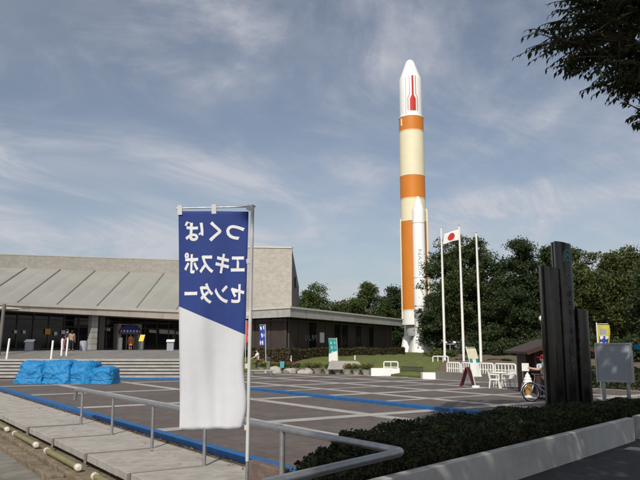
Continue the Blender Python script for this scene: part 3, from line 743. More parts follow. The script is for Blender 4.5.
broad_tree('broadleaf_tree', 'dark low tree filling the gap between the rocket and the flagpoles', 'tree', tx(437, 104), th(290, 104), tr(44, 104), 'leaf_dark', 90, 15, .32, .02, cr=.25)
G_W = 'dark trees of the wood behind the plaza'
pine_tree('pine_tree', 'dark pine with level sprays left of the tall black monument', 'tree', tx(526, 74), th(246, 74), tr(72, 74), 'leaf_dark', 14, 15, .26, .12, group=G_W)
pine_tree('pine_tree', 'shorter dark pine in the gap right of the third flagpole', 'tree', tx(501, 82), th(271, 82), tr(58, 82), 'leaf_dark', 12, 15, .28, .1, group=G_W)
broad_tree('broadleaf_tree', 'olive green tree right behind the top of the black monument', 'tree', tx(582, 70), th(240, 70), tr(64, 70), 'leaf_olive', 150, 15, .25, .12, group=G_W, shape=.5, cr=.21)
broad_tree('broadleaf_tree', 'wide olive green tree above the yellow and blue banner', 'tree', tx(627, 66), th(241, 66), tr(80, 66), 'leaf_olive', 210, 15, .25, .05, group=G_W, shape=.45)
broad_tree('broadleaf_tree', 'dark tree leaning in from the edge behind the blank notice board', 'tree', tx(668, 58), th(252, 58), tr(80, 58), 'leaf_dark', 150, 14, .25, .05, group=G_W, shape=.5)
pine_tree('pine_tree', 'dark pine hidden behind the black monument', 'tree', tx(554, 78), th(248, 78), tr(64, 78), 'leaf_dark', 13, 15, .27, .06, group=G_W)
for i, (px, D, py, wp, mm, lab) in enumerate(((472, 118, 288, 64, 'leaf_dark', 'far dark tree behind the trunk of the big round-headed tree'), (512, 112, 282, 66, 'leaf_dark', 'far dark tree low behind the shorter pine'),
        (548, 108, 278, 66, 'leaf_dark', 'far dark tree behind the kiosk roof'), (604, 98, 276, 74, 'leaf_dark', 'far dark tree deep behind the blank notice board'), (650, 96, 272, 84, 'leaf_dark', 'far dark tree at the edge behind the wide olive tree'))):
    broad_tree('broadleaf_tree', lab, 'tree', tx(px, D), th(py, D), tr(wp, D), mm, 110, 13, .36, 0.0, group=G_W, shape=.4, cr=.24)
# far wood that closes the view under the crowns
cs = []; rs = []
for k in range(230):
    px = rng.uniform(285, 760); D = rng.uniform(132, 150); p = tx(px, D); hh_ = rng.uniform(0, 7.5 if px > 425 else 4.5) ; cs.append((p.x, p.y, 1 + hh_)); rs.append(rng.uniform(1.4, 2.4))
tag(leaf_cloud('far_wood', clumps(cs, rs, 12, .8, leaf=.5), .5, 'leaf_dark', None, .6, up=.6), 'dark far wood closing the view between the tree trunks', 'wood', kind='stuff')
# undergrowth
def shrub(label, px, D, wpx, h, m_, group, z=.8, leaf=.22, name='shrub'):
    root = thing(name, label, 'shrub', tx(px, D, z), 0, group); r_ = tr(wpx, D); cs = []; rs = []
    for k in range(26):
        a = random.random() * 6.28; q = random.random() ** .5; cs.append((math.cos(a) * r_ * q * .85, math.sin(a) * r_ * q * .6, h * (.25 + .5 * random.random() * (1 - q * .5)))); rs.append(h * .32 * (.7 + .6 * random.random()))
    b = MB(); 
    for k in range(4): b.tube([(0, 0, -.2), (math.cos(k * 1.6) * r_ * .4, math.sin(k * 1.6) * .3, h * .5)], [.04, .015], 5)
    b.build('stem', 'bark', root); leaf_cloud('foliage', clumps(cs, rs, 260, .8), leaf, m_, root, .6, up=.4); return root
G_S = 'shrubs under the trees'
for (px, D, wp, h, mm, lab) in ((440, 62, 34, 1.3, 'leaf_olive', 'sunlit green shrub left of the first flagpole'), (556, 66, 60, 2.6, 'leaf_dark', 'tall dark shrub behind the kiosk'),
        (480, 74, 50, 2.2, 'leaf_dark', 'dark shrub in the shade right of the big trunk'), (516, 70, 44, 2.4, 'leaf_dark', 'dark shrub left of the kiosk roof'), (443, 90, 22, 2.0, 'leaf_dark', 'dark shrub on the lawn right of the rocket foot'),
        (612, 50, 60, 2.2, 'leaf_dark', 'dark shrub below the yellow and blue banner'), (652, 44, 60, 2.4, 'leaf_dark', 'dark shrub at the edge behind the notice board'), (588, 54, 50, 2.6, 'leaf_dark', 'dark shrub right behind the black monument')):
    shrub(lab, px, D, wp, h, mm, G_S)

# ================================================================== HEDGES
def hedge(label, front, back, z0, z1, m_, n, leaf, name='hedge', core_in=.06, top_var=.05):
    """front / back: matching polylines; body of dense leaves on a twiggy dark core"""
    root = thing(name, label, 'hedge'); b = MB(); pts = []; k = len(front)
    def P(t, s_): i = min(int(t), k - 2); f = front[i].lerp(front[i + 1], t - i); r_ = back[i].lerp(back[i + 1], t - i); return f.lerp(r_, s_)
    lens = [(front[i + 1] - front[i]).length for i in range(k - 1)]; wts = np.array(lens) / sum(lens)
    wid = np.mean([(a - c).length for a, c in zip(front, back)]); H = z1 - z0
    for q in range(n):
        i = rng.choice(k - 1, p=wts); t = i + rng.random(); u_ = rng.random() * (2 * H + wid)
        t = min(t, k - 1.0001)
        bumpy = top_var * (math.sin(t * 9.0) + math.sin(t * 23 + 1) * .6) + rng.normal() * top_var * .45
        dpt = abs(rng.normal()) * .035
        if u_ < H: s_, z = -.0 + dpt / wid + rng.normal() * .015, z0 + u_ + rng.normal() * .02
        elif u_ < 2 * H: s_, z = 1 - dpt / wid + rng.normal() * .015, z0 + (u_ - H)
        else: s_, z = (u_ - 2 * H) / wid, z1 - dpt
        hz_ = (z - z0) / H; p = P(t, s_); pts.append((p.x, p.y, z + bumpy * max(0, hz_)))
    for s_ in np.linspace(0, 1, max(8, int(wid * 60))):           # ends
        for z in np.linspace(z0, z1, 22):
            for t in (0, k - 1.0001): p = P(t, s_); pts.append((p.x + rng.normal() * .04, p.y + rng.normal() * .04, z + rng.normal() * .03))
    for i in range(k - 1):
        c = core_in / max(wid, .2); q = [P(i, c), P(i + .9999, c), P(i + .9999, 1 - c), P(i, 1 - c)]; b.prism(q, z0 - .1, z1 - .10)
    b.build('branches', 'bark', root); leaf_cloud('foliage', pts, leaf, m_, root, .62, up=.35); return root
# the near hedge behind the white retaining wall
hf = [WA + wd * s_ - wn * .24 for s_ in (-4.6, -2.2, 0, 2.4, 5.2, 8.5, 12)]
hb = [gp(x, y_, .72) * Vector((1, 1, 0)) for x, y_ in ((306, 462), (345, 432), (418, 417.5), (500, 409), (585, 402.5), (660, 397), (740, 390))]
hedge('dense dark green clipped hedge behind the white retaining wall in front', hf, hb, .30, .72, 'leaf_hedge', 60000, .052, top_var=.035)
# low bronze hedge along the restaurant
hw = [rp(250, 60.5), rp(290, 55.3), rp(345, 67.5), rp(404, 82)]
hedge('long bronze green hedge under the restaurant windows', hw, [p + Vector((.0, 1.0, 0)) for p in hw], .7, 1.75, 'leaf_brownhedge', 9000, .2, core_in=.15)
hw = [rp(435, 52), rp(470, 50), rp(525, 46)]
hedge('low green border hedge behind the white railing', hw, [p + Vector((.3, 1.2, 0)) for p in hw], .4, 1.0, 'leaf_dark', 4500, .17, core_in=.12)
hw = [rp(592, 33), rp(640, 31), rp(720, 28)]
hedge('dark waist-high hedge behind the legs of the blank notice board', hw, [p + Vector((.3, 1.4, 0)) for p in hw], -.1, .95, 'leaf_dark', 7000, .12, core_in=.1)

# ================================================================== NEAR WALL, RAIL, BANNER
def wall_run(label, s0, s1, h, off=0, group='white retaining walls'):
    b = MB(); a, c = WA + wd * s0 + wn * off, WA + wd * s1 + wn * off; q = [a, c, c - wn * .16, a - wn * .16]; b.prism(q, -.1, h)
    return tag(b.build('retaining_wall', 'whitewall', bevel=.012), label, 'wall', group)
wall_run('long low white rendered wall in front of the clipped hedge', -5.2, 2.55, .49)
wall_run('short second length of low white wall past the dark joint', 2.57, 5.55, .49)
wall_run('last length of low white wall at the very edge, past the gap', 5.95, 12, .49)
# hand rail
def zrail(px, py): return gp(px, py, .86)
rail = thing('hand_rail', 'grey galvanised pipe hand rail bending back at the hedge', 'railing')
RV = -.76
pts = [uv(7.85, RV, .86), uv(0, RV, .86), uv(-2.6, RV, .86)]
r0, r2 = pts[0], uv(-5.2, RV, .86); endp = zrail(281, 480); ret = (endp - r2).normalized(); endp = r2 + ret * 5.2
ln_ = []
def bend(a, b, c, r_=.12, n=5):
    d1 = (a - b).normalized(); d2 = (c - b).normalized(); return [(b + d1 * r_ * (1 - t)) * (1 - t) + (b + d2 * r_ * t) * t if False else ((b + d1 * r_) * (1 - t) ** 2 + b * 2 * t * (1 - t) + (b + d2 * r_) * t ** 2) for t in [i / n for i in range(n + 1)]]
path = [r0 + Vector((-.10, .16, -.28)), r0 + Vector((-.05, .08, -.03)), r0 + Vector((.08, -.12, 0))] + [pts[2]] + bend(pts[2], r2, endp, .10) + [endp]
b = MB(); b.tube(path, .046, 14); b.build('top_rail', 'steel', rail, smooth=True)
b = MB(); t = (pts[2] - r0).normalized(); b.tube([pts[2] - t * .05, pts[2] + t * .05], .056, 14); b.build('collar', 'steel', rail, smooth=True)
rd = (pts[2] - r0); 
for pu in (7.31, 4.78, 2.26, -.16):
    base = uv(pu, RV, .0); top = base
    b = MB(); b.tube([base + Vector((0, 0, -.02)), Vector((top.x, top.y, .86))], .032, 12); po = b.build('post', 'steel', rail, smooth=True)
    b = MB(); foot = base - V * 1.27; b.bar(base + Vector((0, 0, .012)), Vector((foot.x, foot.y, .012)), .035, .016); b.bar(Vector((foot.x, foot.y, .016)) - V * .012, Vector((foot.x, foot.y, -.16)) - V * .012, .05, .035)
    b.build('foot_strap', 'darkwall', po)
p = pts[2] + (r2 - pts[2]) * .03
b = MB(); b.tube([Vector((p.x, p.y, -.1)), Vector((p.x, p.y, .86))], .04, 12); b.build('post', 'steel', rail, smooth=True)
for f in (2.4, 4.9):
    p = r2 + ret * f; b = MB(); b.tube([Vector((p.x, p.y, -.45)), Vector((p.x, p.y, .86))], .04, 12); b.build('post', 'steel', rail, smooth=True)
# rusty stone block where the kerb ends
c0, c1 = at(246, 476, 10.4), at(284, 474, 9.9); b = MB(); d = (c1 - c0); d.z = 0; n = Vector((-d.y, d.x, 0)).normalized() * .16
b.hexa([Vector((p.x, p.y, -.1)) for p in (c0, c1, c1 + n, c0 + n)], [Vector((p.x, p.y, z)) for p, z in ((c0, .33), (c1, .27), (c1 + n, .27), (c0 + n, .33))])
tag(b.build('stone_block', 'rust', bevel=.02), 'rust brown stone block at the end of the blue kerb', 'stone block')
kerb('kerb', gp(283, 469, .1), gp(312, 472, .1), .22, .12)

# pipes lying below the walkway
for i in range(-1, 10):
    u0 = 1.85 + 3.4 * i; a, c = uv(u0, -2.27, -.155), uv(u0 + 2.4, -2.27, -.155)
    lab = ['pale capped olive pipe nearest the rail posts, under the walkway edge', 'olive pipe with white caps second in the row under the walkway edge', 'olive pipe with white caps third in the row under the walkway edge'][i] if 0 <= i < 3 else 'olive pipe with white end caps lying under the walkway edge'
    r_ = thing('guide_pipe', lab, 'pipe', a, 0, 'capped pipes under the walkway edge')
    b = MB(); b.tube([Vector((0, 0, 0)), c - a], .055, 12); b.build('pipe', 'bamboo', r_, smooth=True)
    for p, q in ((Vector((0, 0, 0)), a - c), (c - a, c - a)):
        e = q.normalized(); b = MB(); b.tube([p - e * .07, p + e * .03, p + e * .06], [.066, .066, .04], 12); b.build('end_cap', 'cap', r_, smooth=True)

# tall double-sided banner seen from behind
BD = 5.5
ban = thing('banner_flag', 'tall blue and white vertical banner on a white pole, lettering seen reversed', 'banner', Vector((at(248, 420, BD).x, BD, -.4)))
B0 = ban.location.copy()
pt, pb = at(252.6, 205, BD), at(247.2, 461, BD); pd = (pt - pb) / (pt.z - pb.z); pg = pb + pd * (-.4 - pb.z)
b = MB(); b.tube([pb + pd * (.0) - B0, pt - B0], .0145, 12); b.build('pole', 'plastic2', ban, smooth=True)
b = MB(); b.tube([pg - B0, pb - B0 + Vector((0, 0, .004))], .0125, 10); b.build('lower_pole', 'steel', ban, smooth=True)
b = MB(); b.tube([at(176, 208.5, BD) - B0, at(255.5, 206.5, BD) - B0], .006, 8); b.build('cross_rod', 'steel', ban, smooth=True)
b = MB(); b.lathe([(0, 0), (.24, 0), (.24, .07), (.2, .1), (.04, .11), (.04, .2), (0, .2)], 24, pg - B0); b.build('base_weight', 'darksteel', ban, smooth=True)
TL, TR, BL, BR_ = at(178.5, 211, BD), at(248.6, 211.5, BD), at(179.5, 430, BD), at(243.3, 428, BD)
def cloth_pt(s_, t):        # s 0..1 left to right, t 0..1 top to bottom
    p = TL.lerp(TR, s_).lerp(BL.lerp(BR_, s_), t)
    wave = .017 * math.sin(s_ * 9 + t * 4) * (.3 + t) + .008 * math.sin(s_ * 23 - t * 6) * t + .02 * t * math.sin(t * 9 + s_ * 2) * (1 - .3 * s_) + .018 * t ** 3 * math.sin(s_ * 12)
    x = .035 * math.sin(t * 16) * s_ ** 3 * (t > .55) * (t - .55) * 2
    return p + Vector((x, wave, 0))
b = MB(); nx, ny = 24, 70
vs = [cloth_pt(i / nx, j / ny) - B0 for j in range(ny + 1) for i in range(nx + 1)]
b.add(vs, [(j * (nx + 1) + i, j * (nx + 1) + i + 1, (j + 1) * (nx + 1) + i + 1, (j + 1) * (nx + 1) + i) for j in range(ny) for i in range(nx)])
cm = bpy.data.materials.new('banner_cloth'); cm.use_nodes = True; n_ = cm.node_tree.nodes; l_ = cm.node_tree.links; pr = n_['Principled BSDF']
tcn = n_.new('ShaderNodeTexCoord'); sx = n_.new('ShaderNodeSeparateXYZ'); l_.new(tcn.outputs['Object'], sx.inputs[0])
da, db_ = at(179.2, 306.5, BD) - B0, at(246, 335, BD) - B0; sl_ = (db_.z - da.z) / (db_.x - da.x)
m1 = n_.new('ShaderNodeMath'); m1.operation = 'MULTIPLY_ADD'; m1.inputs[1].default_value = sl_; m1.inputs[2].default_value = da.z - sl_ * da.x; l_.new(sx.outputs[0], m1.inputs[0])
m2 = n_.new('ShaderNodeMath'); m2.operation = 'GREATER_THAN'; l_.new(sx.outputs[2], m2.inputs[0]); l_.new(m1.outputs[0], m2.inputs[1])
mxn = n_.new('ShaderNodeMix'); mxn.data_type = 'RGBA'; l_.new(m2.outputs[0], mxn.inputs['Factor']); mxn.inputs['A'].default_value = (.74, .75, .78, 1); mxn.inputs['B'].default_value = (.030, .062, .27, 1)
l_.new(mxn.outputs['Result'], pr.inputs['Base Color']); pr.inputs['Roughness'].default_value = .8
wv = n_.new('ShaderNodeTexNoise'); wv.inputs['Scale'].default_value = 9; wv.inputs['Detail'].default_value = 6; l_.new(tcn.outputs['Object'], wv.inputs['Vector'])
bp = n_.new('ShaderNodeBump'); bp.inputs['Strength'].default_value = .35; bp.inputs['Distance'].default_value = .015; l_.new(wv.outputs['Fac'], bp.inputs['Height']); l_.new(bp.outputs[0], pr.inputs['Normal'])
trn = n_.new('ShaderNodeBsdfTranslucent'); l_.new(mxn.outputs['Result'], trn.inputs['Color']); msn = n_.new('ShaderNodeMixShader'); msn.inputs[0].default_value = .25
l_.new(pr.outputs[0], msn.inputs[1]); l_.new(trn.outputs[0], msn.inputs[2]); l_.new(msn.outputs[0], n_['Material Output'].inputs['Surface'])
cloth = b.build('cloth', cm, ban, smooth=True)
cloth.modifiers.new('thickness', 'SOLIDIFY').thickness = .0015
def banner_text(txt, pxc, pyc, hpx, wpx):
    me = text_mesh(txt, 1.0, .0, fat=.030, mirror=True)
    xs_ = [v.co.x for v in me.vertices]; ys_ = [v.co.y for v in me.vertices]
    wx, hy, mx_, my_ = max(xs_) - min(xs_), max(ys_) - min(ys_), (max(xs_) + min(xs_)) / 2, (max(ys_) + min(ys_)) / 2
    bm = bmesh.new(); bm.from_mesh(me)
    c = at(pxc, pyc, BD); k = BD / F
    for v in bm.verts:
        X, Z = (v.co.x - mx_) / wx * wpx * k, (v.co.y - my_) / hy * hpx * k
        v.co = (c.x + X, BD, c.z + Z)
    bmesh.ops.subdivide_edges(bm, edges=[e for e in bm.edges if e.calc_length() > .03], cuts=2)
    bmesh.ops.triangulate(bm, faces=bm.faces)
    for v in bm.verts:
        t = (TL.z - v.co.z) / (TL.z - BL.z); l0 = TL.lerp(BL, t); r0_ = TR.lerp(BR_, t); s_ = (v.co.x - l0.x) / (r0_.x - l0.x)
        q = cloth_pt(s_, t); v.co = Vector((v.co.x, q.y - .004, v.co.z)) - B0
    bm.to_mesh(me); bm.free(); me.materials.clear(); me.materials.append(M['c_white'])
    o = bpy.data.objects.new('lettering', me); COL.objects.link(o); o.parent = cloth
banner_text('つくば', 214.5, 231.5, 21, 61)
banner_text('エキスポ', 214.5, 263, 21.5, 61)
banner_text('センター', 214.5, 293.5, 20.5, 60)
for (a, c) in (((180, 205.5), (180, 215)), ((214, 204.5), (214, 214)), ((247, 207), (252.5, 209)), ((246.5, 261.5), (252, 261)), ((246.5, 313.5), (250.5, 313)), ((245, 366), (249.5, 366)), ((244.5, 427.5), (248.5, 427.5))):
    p, q = at(*a, BD) - B0, at(*c, BD) - B0; b = MB(); t = (q - p); b.bar(p + Vector((0, -.006, 0)), q + Vector((0, -.006, 0)), .038, .008, up=(0, 1, 0)); b.bar(p + Vector((0, .010, 0)), q + Vector((0, .010, 0)), .038, .006, up=(0, 1, 0)); b.build('loop', 'plastic2', ban)

# ================================================================== PLAZA THINGS
# heaps under blue tarpaulin
def tarp(label, px0, px1, pytop, D, dep, lean=0, sd=0):
    a, c = at(px0, 383, D), at(px1, 383, D); wv_, h = c.x - a.x, at((px0 + px1) / 2, pytop, D).z
    root = thing('tarpaulin_heap', label, 'tarpaulin', Vector(((a.x + c.x) / 2, D + dep / 2, 0)), 0, 'heaps under blue tarpaulin')
    bm = bmesh.new(); bmesh.ops.create_cube(bm, size=1); bmesh.ops.subdivide_edges(bm, edges=bm.edges[:], cuts=31, use_grid_fill=True)
    rs = random.Random(sd)
    ph = [rs.random() * 6 for _ in range(8)]
    for v in bm.verts:
        x, y_, z = v.co * 2; 
        r4 = (abs(x) ** 5 + abs(y_) ** 5 + max(0, z) ** 5) ** (1 / 5); k = 1 / max(r4, 1e-6) if r4 > 1 else 1
        tapx = 1 - .05 * (z + 1) / 2 - lean * (z + 1) / 2 * (x < 0)
        px_, py_, pz = x * k * tapx, y_ * k * (1 - .14 * (z + 1) / 2), (z * k + 1) / 2
        q3 = Vector((x * wv_ * .5 + sd * 7.3, y_ * dep * .5, z * h * .6))
        wr = .075 * mnoise.noise(q3 * 1.5) + .06 * (abs(mnoise.noise(Vector((q3.x * 2.6, q3.y * 2.2, q3.z * .9)) + Vector((3, sd, 1)))) - .25) + .02 * mnoise.noise(q3 * 5.5) + .055 * (max(0, 1 - 3.2 * abs(mnoise.noise(q3 * 1.9 + Vector((9, 4, sd)))))) ** 2 + .04 * (max(0, 1 - 3.5 * abs(mnoise.noise(Vector((q3.x * 3.6 + q3.z * 1.5, q3.y * 3, q3.z * 1.4)) + Vector((1, 14, sd)))))) ** 2
        sag = .05 * (math.sin(2.3 * x + ph[4]) * math.sin(2.1 * y_ + ph[5])) * (z > .6)
        foot = 1 + .05 * max(0, -z) ** 3 
        v.co = (px_ * (wv_ / 2) * foot * (1 + wr * .8), py_ * dep / 2 * foot * (1 + wr * 1.2), max(0, pz * h * (1 + wr * .5) + sag * (pz > .7)))
    me = bpy.data.meshes.new('cover'); bm.to_mesh(me); bm.free(); me.materials.append(M['tarp'])
    for p in me.polygons: p.use_smooth = True
    o = bpy.data.objects.new('cover', me); COL.objects.link(o); o.parent = root
    b = MB(); n = 30; zr = h * .30
    b.tube([((wv_ / 2 + .02) * 1.01 * max(-1, min(1, 1.22 * math.cos(t))) * .99, (dep / 2 + .02) * max(-1, min(1, 1.22 * math.sin(t))) * .985, zr + .03 * math.sin(5 * t)) for t in [2 * math.pi * i / n for i in range(n)]], .014, 6, closed=True)
    b.build('rope', 'rope', root); return root
tarp('bulky blue tarpaulin heap with a sloping side, first in the row', 12, 43, 361.5, 36.6, 2.2, .30, 1)
tarp('bulky blue tarpaulin heap with a flat top, second in the row', 40, 70, 361, 36.5, 2.1, 0, 2)
tarp('blue tarpaulin heap third in the row, beside the lowest one', 67, 92, 362, 36.6, 2.1, 0, 3)
tarp('lowest blue tarpaulin heap at the end of the row', 89, 111.5, 367.5, 36.5, 1.8, 0, 4)

# slim white posts on the terrace
for i, (x0, y0, x1, y1, lab) in enumerate(((6.5, 359, 9.5, 339, 'white post at the far end of the terrace edge, by the canopy post'), (51, 359, 53, 341, 'white post on the terrace behind the first tarpaulin heap'), (61.5, 353, 62.5, 339, 'left one of the pair of white posts beside the visitors'), (66.3, 355, 68, 339, 'right one of the pair of white posts beside the visitors'))):
    D = 45.7 if y0 > 356 else 48.5; a = at(x0, y0, D); c = at(x1, y1, D); a.z = zt + (0 if D < 46.3 else (1.62 - zt) * (D - 46.3) / 5.7)
    r_ = thing('marker_post', lab, 'post', a, 0, 'slim white posts on the terrace'); b = MB(); b.tube([Vector((0, 0, -.03)), (c - a)], .065, 12); b.build('shaft', 'whitepaint', r_, smooth=True)
    b = MB(); b.ball(c - a, .066, 12, (1, 1, .6)); b.build('cap', 'paper', r_, smooth=True)
# information lecterns, bin, yellow board on the terrace
def T(px, D): p = at(px, 348, D); zq = zt + (1.62 - zt) * min(1, max(0, (D - 46.3) / 5.7)); return Vector((p.x, p.y, zq))
def lectern(label, px, D, w_, h):
    r_ = thing('information_stand', label, 'information stand', T(px, D), R(8), 'grey information stands')
    b = MB(); b.box(-w_ * .42, w_ * .42, -.2, .2, 0, h * .8); b.build('body', 'signgrey', r_, bevel=.02)
    b = MB(); b.hexa([(-w_ / 2, -.28, h * .8), (w_ / 2, -.28, h * .8), (w_ / 2, .28, h * .98), (-w_ / 2, .28, h * .98)], [(-w_ / 2, -.30, h * .84), (w_ / 2, -.30, h * .84), (w_ / 2, .26, h * 1.04), (-w_ / 2, .26, h * 1.04)]); b.build('panel', 'paper', r_)
lectern('grey information stand with a white sloping top near the canopy post', 29.3, 52.5, .68, .85)
lectern('grey information stand with a white top beside the tall banner', 170.3, 53.5, .62, .85)
p = T(83.5, 54); b = MB(); b.lathe([(0, 0), (.27, 0), (.3, .7), (.27, .78), (0, .8)], 16, p); tag(b.build('litter_bin', 'signgrey', smooth=True), 'small grey litter bin left of the square stone column', 'bin')
r_ = thing('notice_board', 'bright yellow notice board standing right of the arched entrance', 'notice board', T(141.5, 58)); b = MB(); b.obox((0, 0, 1.05), (.20, .0, 0), (0, .02, 0), (.05, .08, .27)); b.build('panel', 'yellow', r_); b = MB()
for s_ in (-.14, .14): b.bar((s_, .03, 0), (s_ + .02, .06, .9), .04, .04)
b.build('leg', 'darksteel', r_)
# posters on the glass front
for (x, y_, w_, h, mm, lab) in ((14.8, 331.8, 2.2, 3.2, 'paper', 'small white poster furthest along the glass, near the canopy'), (23.4, 332.0, 2.2, 3, 'paper', 'small white poster above the sloping information stand'), (54.8, 333.6, 2.4, 3.2, 'paper', 'small white poster left of the visitors on the glass front'), (62.6, 332.2, 3.2, 3.6, 'paper', 'larger white poster behind the visitors on the glass front'), (47, 331.5, 4.2, 5.5, 'conem', 'orange patterned poster on the glass front of the hall')):
    c = G(x, y_) - fin * .14; k = c.y / F; b = MB(); b.obox(c, fd * w_ * k / 2 * 1.3, fin * .01, (0, 0, h * k / 2)); tag(b.build('poster', mm), lab, 'poster', 'posters on the glass front')

# ---- people
def skinned(name, verts, edges, radii, m_, parent, sub=1):
    me = bpy.data.meshes.new(name); me.from_pydata(verts, edges, []); o = bpy.data.objects.new(name, me); COL.objects.link(o)
    o.modifiers.new('skin', 'SKIN'); o.modifiers.new('smooth', 'SUBSURF').levels = sub
    for i, r_ in enumerate(radii): me.skin_vertices[0].data[i].radius = r_ if hasattr(r_, '__len__') else (r_, r_)
    me.skin_vertices[0].data[0].use_root = True
    dg = bpy.context.evaluated_depsgraph_get(); m2 = bpy.data.meshes.new_from_object(o.evaluated_get(dg)); bpy.data.objects.remove(o)
    m2.materials.clear(); m2.materials.append(M[m_])
    for p in m2.polygons: p.use_smooth = True
    o = bpy.data.objects.new(name, m2); COL.objects.link(o); o.parent = parent; return o
def person(label, loc, rz, height, top, bottom, group=None, arms=((.24, -.02, 1.12), (.26, -.1, .88), (-.24, -.02, 1.12), (-.26, -.1, .88)), feet=((.10, 0, 0), (-.10, 0, 0)), cap=None, longhair=False, skirt=False, stoop=0.0, hat_visor=True):
    """figure faces -Y; arms = elbow, wrist (right), elbow, wrist (left)"""
    root = thing('person', label, 'person', loc, rz, group); root.scale = (height / 1.7,) * 3
    st = lambda p: (p[0], p[1] - stoop * max(0, p[2] - .9), p[2])
    v = [st(p) for p in ((0, 0, .93), (0, 0, 1.12), (0, -.01, 1.32), (0, 0, 1.46), (0, -.01, 1.53), (0, -.02, 1.60), (0, -.01, 1.67))]
    rd_ = [(.15, .11), (.135, .10), (.16, .11), (.055, .055), (.07, .08), (.085, .10), (.06, .07)]
    e = [(0, 1), (1, 2), (2, 3), (3, 4), (4, 5), (5, 6)]
    v.append(st((0, -.125, 1.585))); rd_.append(.014); e.append((5, len(v) - 1))          # nose
    for s_ in (1, -1): v.append(st((s_ * .092, .0, 1.59))); rd_.append(.016); e.append((5, len(v) - 1))   # ears
    for k, s_ in enumerate((1, -1)):
        el, wr = st(arms[2 * k]), st(arms[2 * k + 1]); b0 = len(v); d = (Vector(wr) - Vector(el)).normalized()
        palm = Vector(wr) + d * .06; sd = d.cross(Vector((0, 1, 0)) if abs(d.y) < .8 else Vector((1, 0, 0))).normalized(); fw = sd.cross(d)
        v += [st((s_ * .18, 0, 1.39)), el, wr, tuple(palm)]; rd_ += [.062, .045, .03, (.038, .02)]; e += [(2, b0), (b0, b0 + 1), (b0 + 1, b0 + 2), (b0 + 2, b0 + 3)]
        for q, (off, ln2) in enumerate(((-.030, .07), (-.010, .085), (.010, .08), (.030, .06))):
            i0 = len(v); a = palm + sd * off + d * .03; v += [tuple(a), tuple(a + d * ln2 * .6 + fw * .012), tuple(a + d * ln2 + fw * .032)]; rd_ += [.0095, .009, .007]; e += [(b0 + 3, i0), (i0, i0 + 1), (i0 + 1, i0 + 2)]
        i0 = len(v); a = Vector(wr) + d * .03 + fw * .03; v += [tuple(a), tuple(a + d * .03 + fw * .025)]; rd_ += [.011, .008]; e += [(b0 + 2, i0), (i0, i0 + 1)]
    for k, s_ in enumerate((1, -1)):
        f = feet[k]; b0 = len(v); v += [(s_ * .09, 0, .88), ((s_ * .09 + f[0]) / 2, f[1] * .5 - .02, .49 + f[2] * .5), (f[0], f[1], .09 + f[2]), (f[0], f[1] - .14, .035 + f[2])]; rd_ += [.088, .06, .042, (.042, .03)]; e += [(0, b0), (b0, b0 + 1), (b0 + 1, b0 + 2), (b0 + 2, b0 + 3)]
        legi = b0
    skinned('body', v, e, rd_, 'skin', root)
    # shirt with short sleeves, trousers, shoes
    A = [Vector(st(p)) for p in ((0, 0, .90), (0, 0, 1.12), (0, -.01, 1.32), (0, 0, 1.44))]; sv = [tuple(a) for a in A]; sr = [(.168, .128), (.152, .116), (.178, .126), (.075, .07)]; se = [(0, 1), (1, 2), (2, 3)]
    for k, s_ in enumerate((1, -1)):
        el = Vector(st(arms[2 * k])); sh = Vector(st((s_ * .18, 0, 1.39))); b0 = len(sv); sv += [tuple(sh), tuple(sh.lerp(el, .8))]; sr += [.078, .062]; se += [(2, b0), (b0, b0 + 1)]
    skinned('shirt', sv, se, sr, top, root)
    if skirt:
        b = MB(); b.lathe([(.15, 1.0), (.17, .9), (.26, .5), (.25, .5), (.0, .9)], 20); b.build('skirt', bottom, root, smooth=True)
    else:
        tv = [(0, 0, .98), (0, 0, .90)]; trd = [(.155, .118), (.165, .125)]; te = [(0, 1)]
        for k, s_ in enumerate((1, -1)):
            f = feet[k]; b0 = len(tv); tv += [(s_ * .09, 0, .84), ((s_ * .09 + f[0]) / 2, f[1] * .5 - .02, .49 + f[2] * .5), (f[0], f[1], .13 + f[2])]; trd += [.10, .076, .062]; te += [(1, b0), (b0, b0 + 1), (b0 + 1, b0 + 2)]
        skinned('trousers', tv, te, trd, bottom, root)
    for k in (0, 1):
        f = feet[k]; b = MB(); b.ball((f[0], f[1] - .05, .045 + f[2]), .13, 12, (.42, 1.05, .36)); b.build('shoe', 'c_dark', root, smooth=True)
    c = Vector(st((0, .0, 1.62))); b = MB(); b.ball(c + Vector((0, .018, .012)), .112, 16, (.93, 1.02, .90)); 
    if longhair: b.ball(c + Vector((0, .06, -.10)), .10, 12, (.9, .55, 1.5))
    b.build('hair', 'hairm', root, smooth=True)
    f = MB(); f.ball(c + Vector((0, -.055, -.045)), .074, 14, (.95, .85, 1.15)); f.build('face', 'skin', root, smooth=True)
    for s_ in (1, -1): f = MB(); f.ball(c + Vector((s_ * .032, -.115, -.028)), .011, 8); f.build('eye', 'hairm', root, smooth=True)
    f = MB(); f.ball(c + Vector((0, -.112, -.085)), .02, 8, (1, .35, .25)); f.build('mouth', 'c_red', root, smooth=True)
    if cap:
        b = MB(); b.ball(c + Vector((0, .015, .055)), .122, 16, (.95, 1.05, .72)); 
        if hat_visor: b.obox(c + Vector((0, -.15, .035)), (.075, 0, 0), (0, .075, 0), (0, -.012, .008))
        b.build('cap', cap, root, smooth=True)
    return root
PG = 'visitors on the terrace'
person('visitor in a dark navy top standing beside one in tan', T(66.6, 53.5), R(150), 1.68, 'c_navy', 'c_dark', PG, feet=((.12, .1, 0), (-.1, -.12, 0)))
person('visitor in a tan top walking with dark hair beside the white posts', T(71.3, 52.5), R(205), 1.55, 'c_tan', 'c_dark', PG, longhair=True, feet=((.1, -.15, 0), (-.1, .14, .02)))
